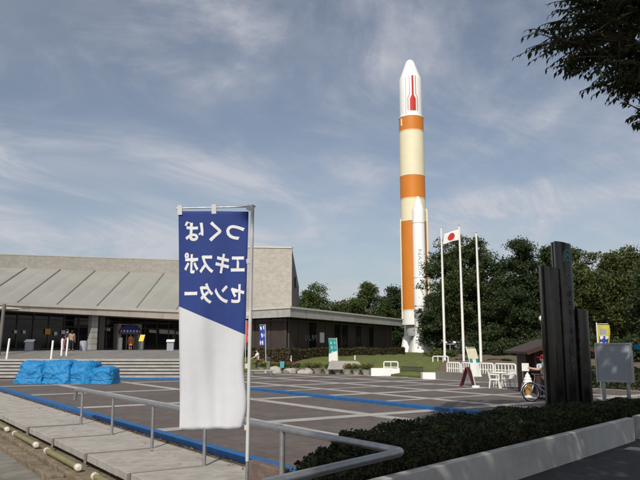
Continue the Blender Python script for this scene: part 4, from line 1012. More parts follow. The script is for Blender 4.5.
person('child in a pink top at the white posts', T(62.4, 52), R(170), 1.05, 'c_pink', 'c_pink', PG, feet=((.1, .05, 0), (-.1, -.08, 0)))
q = mid - fin * .9 - ex * .42; person('visitor in an orange outfit standing at the entrance doors', Vector((q.x, q.y, FZ)), R(20), 1.5, 'c_orange', 'c_orange', PG, longhair=True, skirt=True)
# person with a stroller-like load at the edge of the lawn
q = gp(258.0, 371.5, 0.0); person('person in a white top with dark hair on the path beside the flower pots', Vector((q.x, q.y, .0)), R(-70), 1.72, 'c_white', 'c_dark', longhair=True, arms=((.2, -.18, 1.15), (.12, -.42, 1.05), (-.2, -.18, 1.15), (-.12, -.42, 1.05)), feet=((.1, .16, 0), (-.1, -.18, 0)), stoop=.12)
PB = 26.2; q = at(544.6, 395, PB); person('person in a white shirt and red cap waiting at the kiosk behind the bicycle', Vector((q.x, q.y, 0)), R(-105), 1.62, 'c_white', 'c_navy', arms=((.2, -.18, 1.16), (.1, -.44, 1.2), (-.2, -.16, 1.16), (-.08, -.44, 1.22)), cap='c_red', feet=((.1, .06, 0), (-.1, -.1, 0)))

# ---- bicycle
def bicycle(label, loc, rz):
    root = thing('bicycle', label, 'bicycle', loc, rz); Rw, wb = .325, 1.08
    for i, x in enumerate((0, wb)):
        t = MB(); t.tube([(x + math.cos(a) * Rw, 0, Rw + .02 + math.sin(a) * Rw) for a in [2 * math.pi * k / 36 for k in range(36)]], .020, 8, closed=True); wh = t.build('wheel', 'tyre', root, smooth=True)
        t = MB(); t.tube([(x + math.cos(a) * (Rw - .03), 0, Rw + .02 + math.sin(a) * (Rw - .03)) for a in [2 * math.pi * k / 36 for k in range(36)]], .011, 6, closed=True)
        for k in range(18): a = 2 * math.pi * k / 18; t.tube([(x, .03 * (-1) ** k, Rw + .02), (x + math.cos(a) * (Rw - .03), 0, Rw + .02 + math.sin(a) * (Rw - .03))], .0022, 4)
        t.tube([(x, -.05, Rw + .02), (x, .05, Rw + .02)], .022, 8); t.build('rim', 'chrome', wh, smooth=True)
        t = MB(); t.tube([(x + math.cos(a) * (Rw + .035), 0, Rw + .02 + math.sin(a) * (Rw + .035)) for a in [R(20) + R(150) * k / 14 for k in range(15)]], .016, 6); t.build('mudguard', 'chrome', wh, smooth=True)
    b = MB(); z = Rw + .02; bb = (.60, 0, .29); hd = (.17, 0, .86); hl = (.12, 0, .66); st_ = (.70, 0, .72)
    for p, q in ((hd, hl), (hl, bb), (hl, (.66, 0, .50)), (bb, st_), (bb, (wb, .06, z)), (bb, (wb, -.06, z)), (st_, (wb, .06, z)), (st_, (wb, -.06, z)), (hl, (0, .05, z)), (hl, (0, -.05, z)), (st_, (.73, 0, .84)), (hd, (.16, 0, .98))): b.tube([p, q], .016, 8)
    b.build('frame', 'chrome', root, smooth=True)
    b = MB(); b.tube([(.34, -.27, .96), (.18, -.26, 1.0), (.15, 0, .98), (.18, .26, 1.0), (.34, .27, .96)], .012, 8); hb_ = b.build('handlebar', 'chrome', root, smooth=True)
    for s_ in (-1, 1): b = MB(); b.tube([(.26, s_ * .266, .98), (.36, s_ * .27, .957)], .018, 8); b.build('grip', 'tyre', hb_, smooth=True)
    b = MB(); b.ball((.76, 0, .88), .13, 12, (1.1, .75, .4)); b.build('saddle', 'tyre', root, smooth=True)
    b = MB(); b.tube([(.60, -.09, .29), (.60, .09, .29)], .014, 6); b.tube([(.60, -.09, .29), (.52, -.09, .14)], .01, 6); b.tube([(.60, .09, .29), (.68, .09, .44)], .01, 6); b.box(.47, .57, -.19, -.09, .125, .15); b.box(.63, .73, .09, .19, .43, .455); b.build('crank', 'darksteel', root)
    b = MB(); b.lathe([(0, -.01), (.09, -.01), (.09, .01), (0, .01)], 20, (0, 0, 0)); o = b.build('chainring', 'darksteel', root); o.rotation_euler = (R(90), 0, 0); o.location = (.60, -.05, .29)
    # carrier over the rear wheel, basket at the front
    b = MB(); b.box(.82, 1.25, -.07, .07, .72, .74); b.tube([(1.2, .07, .72), (wb, .07, z)], .008, 5); b.tube([(1.2, -.07, .72), (wb, -.07, z)], .008, 5); b.build('carrier', 'chrome', root)
    return root
q = gp(497.5 + 0, 0, 0) if False else None
fw_ = at(531.3, 399.4, 25.0); bicycle('silver bicycle standing in front of the kiosk, half hidden by the black monument', Vector((fw_.x, fw_.y, 0)), R(6))

# ---- kiosk
KD = 29.0
kl, kr, ka = at(519.5, 351.5, KD), at(594.5, 352.5, KD), at(556, 338.5, KD)
kio = thing('kiosk', 'small dark timber kiosk with a brown gabled roof', 'kiosk', Vector((ka.x, KD, 0))); K0 = kio.location.copy()
def KP(p, dy=0, dz=0): return Vector((p.x - K0.x, dy, p.z + dz))
b = MB()
for A, B in ((kl, ka), (ka, kr)):
    for zoff, th_ in ((0, .09),):
        b.hexa([KP(A, -1.0, -th_), KP(B, -1.0, -th_), KP(B, 2.6, -th_), KP(A, 2.6, -th_)], [KP(A, -1.0), KP(B, -1.0), KP(B, 2.6), KP(A, 2.6)])
b.build('roof', 'roofbrown', kio)
b = MB()
for A, B in ((kl, ka), (ka, kr)): b.bar(KP(A, -1.02, -.05), KP(B, -1.02, -.05), .05, .17)
b.build('bargeboard', 'wood', kio)
x0, x1 = at(532.5, 360, KD).x - K0.x, at(586, 360, KD).x - K0.x
b = MB(); b.box(x0, x1, .9, 2.3, 0, 1.75); b.build('back_room', 'wood', kio)
for x in (x0 + .08, (x0 + x1) / 2, x1 - .08):
    b = MB(); b.box(x - .08, x + .08, -.4, -.24, 0, 1.95 if abs(x) > .5 else 2.2); b.build('post', 'wood', kio)
b = MB(); b.box(x0 + .17, x1 - .17, -.42, .1, 0, .86); b.build('front_panel', 'wood', kio)
b = MB(); b.box(x0 - .25, x1 + .2, -.62, .2, .98, 1.04); b.build('counter', 'roofbrown', kio, bevel=.01)
b = MB(); b.box(x0 + .0, x1, -.3, -.24, 1.62, 1.82); b.build('beam', 'wood', kio)
def bits(name, label, cat, px, py0, py1, wpx, D, m_, dep=.15, **k):
    a, c = at(px, py1, D), at(px, py0, D); b = MB(); ww = wpx / F * D / 2; b.box(-ww, ww, -dep, dep, 0, c.z - a.z); o = b.build(name, m_, bevel=.008, **k); o.location = a; return tag(o, label, cat)
# menu card on a white board left of the counter
r_ = thing('menu_board', 'white menu board on legs beside the kiosk counter', 'menu board', Vector((at(526.5, 393, 28.3).x, 28.3, 0)), R(-12)); b = MB(); b.box(-.14, .14, -.012, .012, .98, 1.30); b.build('panel', 'paper', r_, bevel=.004)
for s_ in (-.11, .11): b = MB(); b.bar((s_, .02, 0), (s_, .02, 1.29), .022, .022); b.build('leg', 'chrome', r_)
# giant soft ice cream sign
ic = at(528.3, 393.0, 27.3); ir = thing('ice_cream_sign', 'standing soft ice cream cone model with white swirl and amber cone', 'ice cream sign', Vector((ic.x, ic.y, 0)))
b = MB(); b.lathe([(0, 0), (.15, 0), (.15, .05), (.05, .08), (.05, .12), (0, .12)], 20); b.build('base', 'paper', ir, smooth=True)
b = MB(); b.lathe([(.06, .10), (.10, .14), (.145, .46), (.155, .47), (.155, .52), (0, .52)], 20); b.build('cone', 'conem', ir, smooth=True)
b = MB(); b.lathe([(.10, .50), (.165, .54), (.18, .60), (.15, .65), (.14, .66), (.15, .70), (.135, .75), (.10, .78), (.10, .79), (.105, .82), (.085, .87), (.05, .90), (.025, .95), (0, .98)], 24); b.build('swirl', 'paper', ir, smooth=True)
r_ = thing('napkin_box', 'white box standing on the kiosk counter', 'box', Vector((at(540, 368, KD - .3).x, KD - .3, 1.04))); b = MB(); b.box(-.17, .17, -.12, .12, 0, .24); b.build('case', 'paper', r_, bevel=.01); b = MB(); b.box(-.13, .13, -.127, -.121, .06, .18); b.build('label_panel', 'signgrey', r_)
# handrail-like pale awning arm left of the counter (folded parasol)
b0_, b1_ = at(520.5, 377.5, 30.5), at(527.5, 369.5, 29.5)
r_ = thing('folded_easel', 'pale folded easel leaning beside the kiosk', 'easel', Vector((b0_.x, b0_.y, 0))); 
for s_ in (0, .12): b = MB(); b.bar((s_, 0, .0), (s_ + .32, .3, 1.02), .05, .03); b.build('leg', 'plastic', r_)
b = MB(); b.bar((.14, .13, .45), (.26, .14, .45), .04, .03); b.build('crossbar', 'plastic', r_)

# ---- black granite monument of curved slabs
MD = 21.5
mono = thing('monument', 'tall black granite monument of curved stepped slabs', 'monument', Vector((at(567, 400, MD).x, MD, 0))); M0 = mono.location.copy()
def mslab(name, xa_px, xb_px, pyl, pyr, D, sag, thick, tilt=0):
    xa, xb = at(xa_px, 400, D).x, at(xb_px, 400, D).x; zl, zr = at(xa_px, pyl, D).z, at(xb_px, pyr, D).z; n = 14; lo = []; hi = []
    fr = []; bk = []
    for i in range(n + 1):
        t = i / n; x = xa + (xb - xa) * t; yv = D - sag * (1 - (2 * t - 1) ** 2) + tilt * t; fr.append((x, yv, t)); bk.append((x + .0, yv + thick, t))
    ring = fr + bk[::-1]
    lo = [Vector((x, y_, 0)) - Vector((M0.x, M0.y, 0)) for x, y_, t in ring]; hi = [Vector((x, y_, zl + (zr - zl) * t)) - Vector((M0.x, M0.y, 0)) for x, y_, t in ring]
    b = MB(); b.hexa(lo, hi); return b.build(name, 'granite', mono, bevel=.006)
# bottom pixel columns; (left edge col, right edge col) at ground level
mslab('edge_slab', 547.4, 549.6, 265.0, 265.5, MD + .12, .0, .22)
mslab('curved_slab', 551.0, 566.2, 266.0, 269.0, MD, .11, .14)
mslab('edge_slab', 560.3, 562.0, 242.0, 242.5, MD + .40, .0, .14)
tall = mslab('tall_slab', 563.2, 580, 241.0, 245.0, MD + .12, .15, .16)
mslab('curved_slab', 579.8, 594, 308.0, 311.5, MD + .26, .14, .16, .05)
b = MB(); b.box(-.45, .80, .22, .5, -.1, .3); b.build('plinth', 'granite', mono, bevel=.02)
# teal emblem: half dome with ribs; column of letters below
def tall_pt(px, py):
    xa, xb = at(563.4, 400, MD + .12).x, at(580, 400, MD + .12).x; p = at(px, py, MD); t = (p.x - xa) / (xb - xa); t = min(max(t, 0), 1)
    yv = MD + .12 - .15 * (1 - (2 * t - 1) ** 2); return Vector((p.x - M0.x, yv - M0.y - .012, p.z))
b = MB(); c_ = tall_pt(567.2, 262)
for k in range(10):
    t0, t1 = R(90 - 90 + 18 * k), R(18 * (k + 1))
    for (r0, r1) in ((.0, .06), (.085, .15), (.17, .215)):
        f = lambda r_, t: c_ + Vector((math.cos(t) * r_ * .72, -.0, math.sin(t) * r_ * 2.0)); q = [f(r0, t0), f(r1, t0), f(r1, t1), f(r0, t1)]; b.hexa(q, [p + Vector((0, -.012, 0)) for p in q])
b.build('emblem', 'darkteal', tall)
txt = 'つくばエキスポセンター'
for k, ch in enumerate(txt):
    p = tall_pt(568.4 + .55 * k, 276 + 9.2 * k); mx = Matrix(((1, 0, 0), (0, 0, -1), (0, 1, 0))).to_4x4(); mx.translation = p + Vector((0, -.004, 0))
    if ch == 'ー': mx = mx @ Matrix.Rotation(R(90), 4, 'Z')
    text_obj('letter', ch, .20, .012, 'monoblue', tall, mx, fat=.004)

# ---- blank grey notice board
SD = 19.0
a0, a1, b0_, b1_ = at(596.5, 344.5, SD), at(630, 342.5, SD - .5), at(598.5, 380, SD), at(632, 382, SD - .5)
sb = thing('notice_board', 'blank grey notice board on two metal legs beside the monument', 'notice board', Vector(((a0.x + a1.x) / 2, SD - .25, 0))); S0 = sb.location.copy()
d = (a1 - a0); d.z = 0; dn = d.normalized(); nn = Vector((dn.y, -dn.x, 0)); cz = (a0.z + b0_.z) / 2; hh = (a0.z - b0_.z) / 2; wl = d.length / 2; c = Vector((0, 0, cz))
b = MB(); b.obox(c, dn * wl, nn * .05, (0, 0, hh)); b.build('panel', 'signgrey', sb)
b = MB()
for s_ in (-1, 1): b.obox(c + dn * s_ * (wl + .022), dn * .02, nn * .075, (0, 0, hh + .045)); 
for s_ in (-1, 1): b.obox(c + Vector((0, 0, s_ * (hh + .022))), dn * (wl - .001), nn * .072, (0, 0, .02))
b.build('frame', 'steel', sb)
for s_ in (-.72, .72): b = MB(); p = dn * wl * s_; b.bar(Vector((p.x, p.y, -.05)) - nn * .0, Vector((p.x, p.y, cz - hh - .045)), .075, .075); b.build('leg', 'steel', sb)
b = MB(); p = c + dn * (wl + .044); b.obox(p + dn * .11 + Vector((0, 0, hh * .85)) - nn * .2, dn * .1, nn * .01, (0, 0, .07)); b.build('blue_tab', 'tarp', sb)

# ---- small banners
def nobori(label, px, pyb, D, pyt, wpx, htop, hbot, m_, marks=None, lean=0, z=0.0, pole='whitepaint', side=1, base=True, cat='banner'):
    g0_ = at(px, pyb, D); g0_.z = z; k = D / F; ztop = at(px, pyt, D).z
    r_ = thing('banner_flag', label, cat, g0_, 0, 'small advertising banners'); H = ztop - z; lx = lean * k
    b = MB(); b.tube([(0, 0, 0), (lx, 0, H + .05)], .02, 8); b.tube([(lx, 0, H), (lx + side * wpx * k, 0, H + .01)], .012, 6); b.build('pole', pole, r_, smooth=True)
    if base: b = MB(); b.lathe([(0, 0), (.2, 0), (.2, .06), (.17, .1), (0, .1)], 16); b.build('base', 'plastic', r_, smooth=True)
    z1, z0 = at(px, htop, D).z - z, at(px, hbot, D).z - z; b = MB(); nx_, ny_ = 12, 36; vs = []; fs = []; mi = []
    for j in range(ny_ + 1):
        t = j / ny_; zc_ = z1 + (z0 - z1) * t
        for i in range(nx_ + 1): s_ = i / nx_; vs.append((lx * zc_ / H + side * (s_ * wpx * k + .02) + .03 * math.sin(t * 5) * s_, .04 * math.sin(s_ * 5 + t * 4) * s_, zc_))
    for j in range(ny_):
        for i in range(nx_):
            fs.append((j * (nx_ + 1) + i, j * (nx_ + 1) + i + 1, (j + 1) * (nx_ + 1) + i + 1, (j + 1) * (nx_ + 1) + i)); t = (j + .5) / ny_; s_ = (i + .5) / nx_
            mi.append(marks(s_, t) if marks else 0)
    b.v = vs; b.f = fs; b.m = mi; c = b.build('cloth', m_, r_, smooth=True); c.modifiers.new('thickness', 'SOLIDIFY').thickness = .006
blot = lambda s_, t, a=0, f=17.0: math.sin(f * t + a) + .9 * math.sin(9 * s_ + 11 * t * s_ + 2 * a) > .55
nobori('navy banner with white letters in front of the restaurant glass', 266.0, 352, 54.2, 325, 6.0, 326, 346, ['blueprint_', 'paper'], lambda s_, t: 1 if .2 < s_ < .8 and blot(s_, t) else 0, lean=-1.0, side=-1, z=.75, base=False)
nobori('red banner half hidden behind the pole of the big banner', 245.5, 352, 54.6, 321, 5.5, 322, 343, ['red', 'paper'], lambda s_, t: 1 if .3 < s_ < .7 and blot(s_, t, 1) else 0, z=.75, base=False)
nobori('teal and white banner planted in the lawn', 338.2, 366.5, 51.5, 338.5, 8.2, 339, 362, ['tealprint', 'paper', 'tealpale'], lambda s_, t: 1 if t > .52 + .12 * s_ else (2 if .15 < s_ < .8 and blot(s_, t, 3, 30) else 0), lean=-1.4, side=-1, z=.3, base=False)
nobori('cream banner with a blue band behind the maroon board', 475.8, 386, 33.6, 347.5, 9.0, 348.5, 377, ['creamcloth', 'tealprint', 'paper'], lambda s_, t: 1 if .36 < t < .50 and not (.35 < s_ < .7) else (2 if t > .40 else 0), lean=-8.5, z=0, side=.98)
nobori('yellow banner with a blue panel behind the blank notice board', 601.2, 392, 24.0, 324, 11.6, 325, 352, ['yellowcloth', 'paper', 'blueprint_', 'signgrey'], lambda s_, t: 3 if .15 < s_ < .7 and .14 < t < .36 else ((1 if blot(s_, t, 2, 26) else 2) if .1 < s_ < .8 and t > .42 else 0), z=0, lean=-.5)

# ---- flagpoles
for i, (x0, y0, x1, y1, lab) in enumerate(((441, 227.5, 445.2, 372, 'bare white flagpole nearest the rocket'), (459, 226, 464.2, 374, 'white flagpole flying the white flag with a red disc'), (476, 233, 481.6, 377, 'bare white flagpole furthest from the rocket'))):
    D = (50, 48.5, 46.5)[i]; base = at(x1, y1, D); top = at(x0, y0, D); base.z = .35
    r_ = thing('flagpole', lab, 'flagpole', base, 0, 'three white flagpoles'); t = top - base; t.x = at(x0, y0, D).x - base.x; t.x *= 1.0
    b = MB(); b.tube([(0, 0, -.3), (0, 0, .2), t * .5, t], [.095, .09, .075, .05], 14); b.build('pole', 'whitepaint', r_, smooth=True)
    b = MB(); b.ball(t + Vector((0, 0, .06)), .075, 12); b.build('finial', 'chrome', r_, smooth=True)
    b = MB(); b.tube([Vector((.08, -.03, 1.2)), t + Vector((.07, -.03, -.15))], .008, 5); b.build('halyard', 'plastic', r_)
    if i == 1:
        A = [at(458.6, 229.5, D), at(444.2, 233.5, D), at(443.0, 244, D), at(458.8, 240, D)]; A = [p - base for p in A]; n1, n2 = 18, 12; vs = []; fs = []; mi = []
        for j in range(n2 + 1):
            for k in range(n1 + 1):
                s_, tt = k / n1, j / n2; p = A[0].lerp(A[1], s_).lerp(A[3].lerp(A[2], s_), tt); vs.append(p + Vector((0, .10 * math.sin(s_ * 7 + tt) * s_, .05 * math.sin(s_ * 6) * s_)))
        b = MB(); b.add(vs, [(j * (n1 + 1) + k, j * (n1 + 1) + k + 1, (j + 1) * (n1 + 1) + k + 1, (j + 1) * (n1 + 1) + k) for j in range(n2) for k in range(n1)])
        fl = b.build('flag', 'paper', r_, smooth=True); fl.modifiers.new('thickness', 'SOLIDIFY').thickness = .01
        fl_pt = lambda s_, tt: A[0].lerp(A[1], s_).lerp(A[3].lerp(A[2], s_), tt) + Vector((0, .10 * math.sin(s_ * 7 + tt) * s_ - .02, .05 * math.sin(s_ * 6) * s_))
        b = MB(); vs = []; 
        for rr in range(5):
            for k in range(24): a = 2 * math.pi * k / 24; q = rr / 4; vs.append(fl_pt(.5 + .24 * q * math.cos(a), .5 + .34 * q * math.sin(a)))
        b.add(vs, [(rr * 24 + k, rr * 24 + (k + 1) % 24, (rr + 1) * 24 + (k + 1) % 24, (rr + 1) * 24 + k) for rr in range(4) for k in range(24)])
        b.build('red_disc', 'red', fl, smooth=True)

# ---- low wall at the far edge of the plaza, white railings, planters
b = MB(); e4, e5 = gp(436, 379.3), gp(530, 384.5); n = Vector((0, .3, 0))
b.hexa([Vector((p.x, p.y, -.1)) for p in (e4, e5, e5 + n, e4 + n)], [Vector((p.x, p.y, .46)) for p in (e4, e5, e5 + n, e4 + n)])
tag(b.build('low_wall', 'darkwall', bevel=.02), 'low dark grey wall along the far plaza edge under the white railing', 'wall')
def railing(label, a, c, z, h, nb, frame=False):
    r_ = thing('guard_rail', label, 'railing', a, math.atan2(c.y - a.y, c.x - a.x), 'white guard rails'); r_.location.z = z; L_ = (c - a).length; b = MB(); q = .08
    b.tube([(0, 0, 0), (0, 0, h - q), (q * .3, 0, h - q * .3), (q, 0, h), (L_ - q, 0, h), (L_ - q * .3, 0, h - q * .3), (L_, 0, h - q), (L_, 0, 0)], .045, 8); b.build('outer_frame', 'whitepaint', r_, smooth=True)
    b = MB(); b.tube([(0, 0, h * .42), (L_, 0, h * .42)], .03, 6); b.build('middle_rail', 'whitepaint', r_, smooth=True)
    for i in range(nb): x = L_ * (i + 1) / (nb + 1); b = MB(); b.tube([(x, 0, 0), (x, 0, h)], .03, 6); b.build('baluster', 'whitepaint', r_, smooth=True)
    return r_
def ep(px, off=.25): t = (px - 436) / (530 - 436); return e4.lerp(e5, t) + Vector((0, off, 0))
railing('white arched guard rail left of the first flagpole', at(433.2, 372, 49), at(448.5, 373, 48), .35, .92, 2)
for i, (x0, x1, lab) in enumerate(((450, 464, 'white guard rail between the first two flagpoles'), (466, 480, 'white guard rail behind the cream banner'), (483, 498, 'white guard rail behind the first plastic chair'), (500, 519, 'white guard rail between the plastic chairs and the kiosk'))):
    railing(lab, ep(x0), ep(x1), .44, .58, 5)
railing('small white rail on the planter box right of the flower pots', at(384, 372, 47.5), at(398, 372.5, 47.2), .30, .62, 1)
for (px, py, wp, hp, lab) in ((385.5, 376.0, 28, 7.2, 'long white planter box at the lawn edge below the rocket'), (431, 379.2, 16, 6.0, 'shorter white planter box left of the flagpoles')):
    q = gp(px, py); k = q.y / F; r_ = thing('planter_box', lab, 'planter', q, R(-2), 'white planter boxes'); w_ = wp * k / 2; h = hp * k; b = MB()
    b.box(-w_, w_, 0, .12, 0, h); b.box(-w_, w_, .88, 1.0, 0, h); b.box(-w_, -w_ + .12, .121, .879, 0, h); b.box(w_ - .12, w_, .121, .879, 0, h); b.build('trough', 'whitepaint', r_, bevel=.01)
    b = MB(); b.box(-w_ + .121, w_ - .121, .121, .879, .02, h - .06); b.build('soil', 'earth', r_)
# dark mesh fence panel right of the planter
r_ = thing('mesh_fence', 'dark thin-barred fence between the two white planters', 'fence', gp(401, 375.6)); L_ = (gp(423, 377) - gp(401, 375.6)); r_.rotation_euler = (0, 0, math.atan2(L_.y, L_.x)); L_ = L_.length; b = MB()
for i in range(26): x = L_ * i / 25; b.bar((x, 0, 0), (x, 0, .62), .022, .022)
b.build('bars', 'darksteel', r_); b = MB(); b.bar((0, 0, .62), (L_, 0, .62), .04, .04); b.bar((0, 0, .08), (L_, 0, .08), .03, .03); b.build('rail', 'darksteel', r_)

# flower pots along the lawn
fl_cols = ['flower_red', 'flower_yel', 'flower_red', 'flower_pink']
potspots = [(262, 372.3), (272, 372.6), (287, 372.7), (297, 373.0), (318, 373.6), (328.5, 374.0), (338, 374.2), (347.5, 374.5), (357, 374.8), (367, 375.2), (379 - 70.5, 373.3), (278.5, 372.6)]
pl = ['amber flowers in a stone pot at the path end', 'bushy amber flowers in the second stone pot from the path', 'red flowers in a low stone pot beside the pale rock', 'pink flowers in a stone pot by the small teal sign', 'red flowers in a stone pot left of the teal banner', 'leafy stone pot with a few pink flowers below the teal banner', 'amber flowers in a stone pot right below the rock slab', 'large red flowers in a stone pot under the rock slab', 'green stone pot with small amber flowers past the rock slab', 'red flowers in the last stone pot beside the white planter', 'pale pink flowers in a pot right of the small teal sign', 'red flowers in a small pot between two amber ones']
for i, (px, py) in enumerate(potspots):
    q = gp(px, py); r_ = thing('flower_pot', pl[i], 'flower pot', q + Vector((0, .3, 0)), random.random() * 6, 'flower pots along the lawn'); s_ = .85 + .3 * random.random()
    b = MB(); b.lathe([(0, 0), (.24 * s_, 0), (.36 * s_, .30), (.40 * s_, .36), (.36 * s_, .37), (.33 * s_, .30), (0, .28)], 18); b.build('pot', 'pot', r_, smooth=True)
    cs = [(rng.normal() * .22, rng.normal() * .22, .46 + .16 * rng.random()) for _ in range(9)]; leaf_cloud('leaves', clumps(cs, [.24] * 9, 900, .8), .11, 'leaf_pot', r_)
    cs = [(rng.normal() * .14, rng.normal() * .14, .62 + .1 * rng.random()) for _ in range(6)]; leaf_cloud('blossom', clumps(cs, [.19] * 6, 420, .7), .075, ('flower_yel', 'flower_yel', 'flower_red', 'flower_pink', 'flower_red', 'flower_pink', 'flower_yel', 'flower_red', 'flower_yel', 'flower_red', 'flower_pink', 'flower_red')[i], r_)
# rocks on the lawn edge
def rock(label, px, py, w_, h, dep, m_='pot', sd=1):
    q = gp(px, py); bm = bmesh.new(); bmesh.ops.create_icosphere(bm, subdivisions=3, radius=1); rs = np.random.default_rng(sd); ax = rs.normal(size=(9, 3)); ax /= np.linalg.norm(ax, axis=1)[:, None]; off = rs.uniform(.55, .85, 9)
    for v in bm.verts:
        c = np.array(v.co)
        for a, o_ in zip(ax, off):
            dd = c @ a
            if dd > o_: c = c - a * (dd - o_)
        v.co = (c[0] * w_ / 2, c[1] * dep / 2, max(-.1, c[2] * h))
    me = bpy.data.meshes.new('rock'); bm.to_mesh(me); bm.free(); me.materials.append(M[m_]); o = bpy.data.objects.new('rock', me); COL.objects.link(o); o.location = q + Vector((0, .4, 0)); return tag(o, label, 'rock', 'rocks at the lawn edge')
rock('flat pale rock beside the first flower pots', 273, 373, 1.5, .55, .9, sd=2); rock('pale boulder between the path and the teal sign', 290, 373.3, 1.2, .42, .9, sd=3); rock('low pale rock right of the small teal sign', 305, 373.6, 1.3, .40, .8, sd=5)
q = at(345, 366, 49.5); b = MB(); b.hexa([(-1.3, -.3, -.3), (1.3, -.3, -.3), (1.2, .35, -.3), (-1.2, .35, -.3)], [(-1.1, -.2, .28), (1.05, -.2, .22), (.95, .3, .30), (-1.0, .3, .34)]); o = b.build('stone_slab', 'concrete', bevel=.05); o.location = (q.x, q.y, .62); tag(o, 'grey stone slab lying on the lawn behind the flower pots', 'stone slab')
r_ = thing('small_sign', 'small teal sign on a short stake among the flower pots', 'sign', gp(282, 373)); b = MB(); b.obox((0, 0, .62), (.16, 0, 0), (0, .015, 0), (0, .05, .24)); b.build('panel', 'tealprint', r_, bevel=.01); b = MB(); b.bar((0, .05, 0), (0, .05, .6), .05, .05); b.build('stake', 'darksteel', r_)
r_ = thing('bench', 'low grey bench at the path end beside the big banner pole', 'bench', gp(262, 375.5)); b = MB(); b.box(-.85, .85, -.2, .2, .30, .38); b.build('seat', 'concrete', r_, bevel=.01)
for s_ in (-.65, .65): b = MB(); b.box(s_ - .06, s_ + .06, -.16, .16, 0, .30); b.build('leg', 'darkwall', r_)
r_ = thing('path_light', 'dark square path light at the end of the lawn path', 'light', gp(268.3, 374.0)); b = MB(); b.box(-.12, .12, -.12, .12, 0, .95); b.build('shaft', 'darkwall', r_, bevel=.01); b = MB(); b.box(-.16, .16, -.16, .16, .953, 1.2); b.build('head', 'darksteel', r_, bevel=.02)
for (px, py, lab) in ((291, 360, 'small white marker on the lawn above the flower pots'), (355, 361, 'small white marker on the lawn right of the teal banner')):
    p = at(px, py, 55.5); b = MB(); b.tube([(p.x, p.y, .75), (p.x, p.y, 1.25)], [.07, .05], 8); tag(b.build('lawn_marker', 'paper', smooth=True), lab, 'marker', 'white lawn markers')

# ---- A-frame board, chairs, table
q = gp(468, 386.3); ar = thing('sandwich_board', 'maroon folding sandwich board on the plaza', 'sandwich board', q, R(62))
for s_ in (-1, 1):
    b = MB(); b.hexa([(-.3, s_ * .34 - .018, .0), (.3, s_ * .34 - .018, .0), (.3, s_ * .34 + .018, .0), (-.3, s_ * .34 + .018, .0)], [(-.3, s_ * .03 - .018, .92), (.3, s_ * .03 - .018, .92), (.3, s_ * .03 + .018, .92), (-.3, s_ * .03 + .018, .92)]); pn = b.build('panel', 'maroon', ar)
b = MB(); b.bar((-.31, 0, .93), (.31, 0, .93), .05, .04); b.build('hinge', 'maroon', ar)
def plastic_chair(label, loc, rz):
    r_ = thing('plastic_chair', label, 'chair', loc, rz, 'white plastic chairs')
    b = MB(); b.box(-.24, .24, -.24, .22, .38, .44); b.build('seat', 'plastic', r_, bevel=.012)
    b = MB(); b.bar((-.22, .215, .44), (-.23, .30, .86), .05, .035); b.bar((.22, .215, .44), (.23, .30, .86), .05, .035); b.bar((-.23, .30, .85), (.23, .30, .85), .05, .08)
    for i in range(4): x = -.135 + .09 * i; b.bar((x, .22, .45), (x, .295, .82), .07, .02)
    b.bar((-.22, .24, .55), (.22, .24, .55), .03, .05); b.build('backrest', 'plastic', r_)
    for sx_ in (-1, 1):
        for sy_ in (-1, 1): b = MB(); b.tube([(sx_ * .20, sy_ * .19, .40), (sx_ * .235, sy_ * .24, 0)], [.04, .03], 8); b.build('leg', 'plastic', r_, smooth=True)
        b = MB(); b.bar((sx_ * .24, -.2, .63), (sx_ * .24, .26, .66), .05, .03); b.bar((sx_ * .225, -.19, .42), (sx_ * .24, -.19, .63), .04, .03); b.build('armrest', 'plastic', r_)
    return r_
q = gp(495, 388.2); plastic_chair('white plastic armchair left of the small round table', q, R(70)); q = gp(508.5, 388.0); plastic_chair('white plastic armchair right of the small round table', q, R(-75))
q = gp(501.5, 387.3); r_ = thing('round_table', 'small round white plastic table between two armchairs', 'table', q + Vector((0, .35, 0))); b = MB(); b.lathe([(0, .67), (.42, .66), (.45, .69), (.44, .73), (0, .73)], 28); b.build('tabletop', 'plastic', r_, smooth=True)
for k in range(4): a = R(45 + 90 * k); b = MB(); b.tube([(math.cos(a) * .24, math.sin(a) * .24, .67), (math.cos(a) * .34, math.sin(a) * .34, 0)], [.03, .022], 8); b.build('leg', 'plastic', r_, smooth=True)

# ---- lamps
def lamp(label, px, pyb, D, pyt, double=True, z=.9):
    p = tx(px, D, z); h = at(px, pyt, D).z - z; r_ = thing('street_lamp', label, 'lamp', p, 0, 'park lamps'); b = MB(); b.tube([(0, 0, -.2), (0, 0, h)], [.07, .05], 10); 
    if double: b.tube([(-.42, 0, h - .06), (.42, 0, h - .06)], .03, 8)
    b.build('post', 'steel', r_, smooth=True)
    for x in ((-.42, .42) if double else (0,)): b = MB(); b.ball((x, 0, h + .08), .16 if not double else .17, 14, (1, 1, .75 if double else 1)); b.build('lamp_globe', 'lampglass', r_, smooth=True)
lamp('double-headed park lamp left of the big trunk', 450, 365, 62, 343.5); lamp('single globe park lamp rising behind the kiosk roof', 543.2, 385, 36, 320, False, .2)

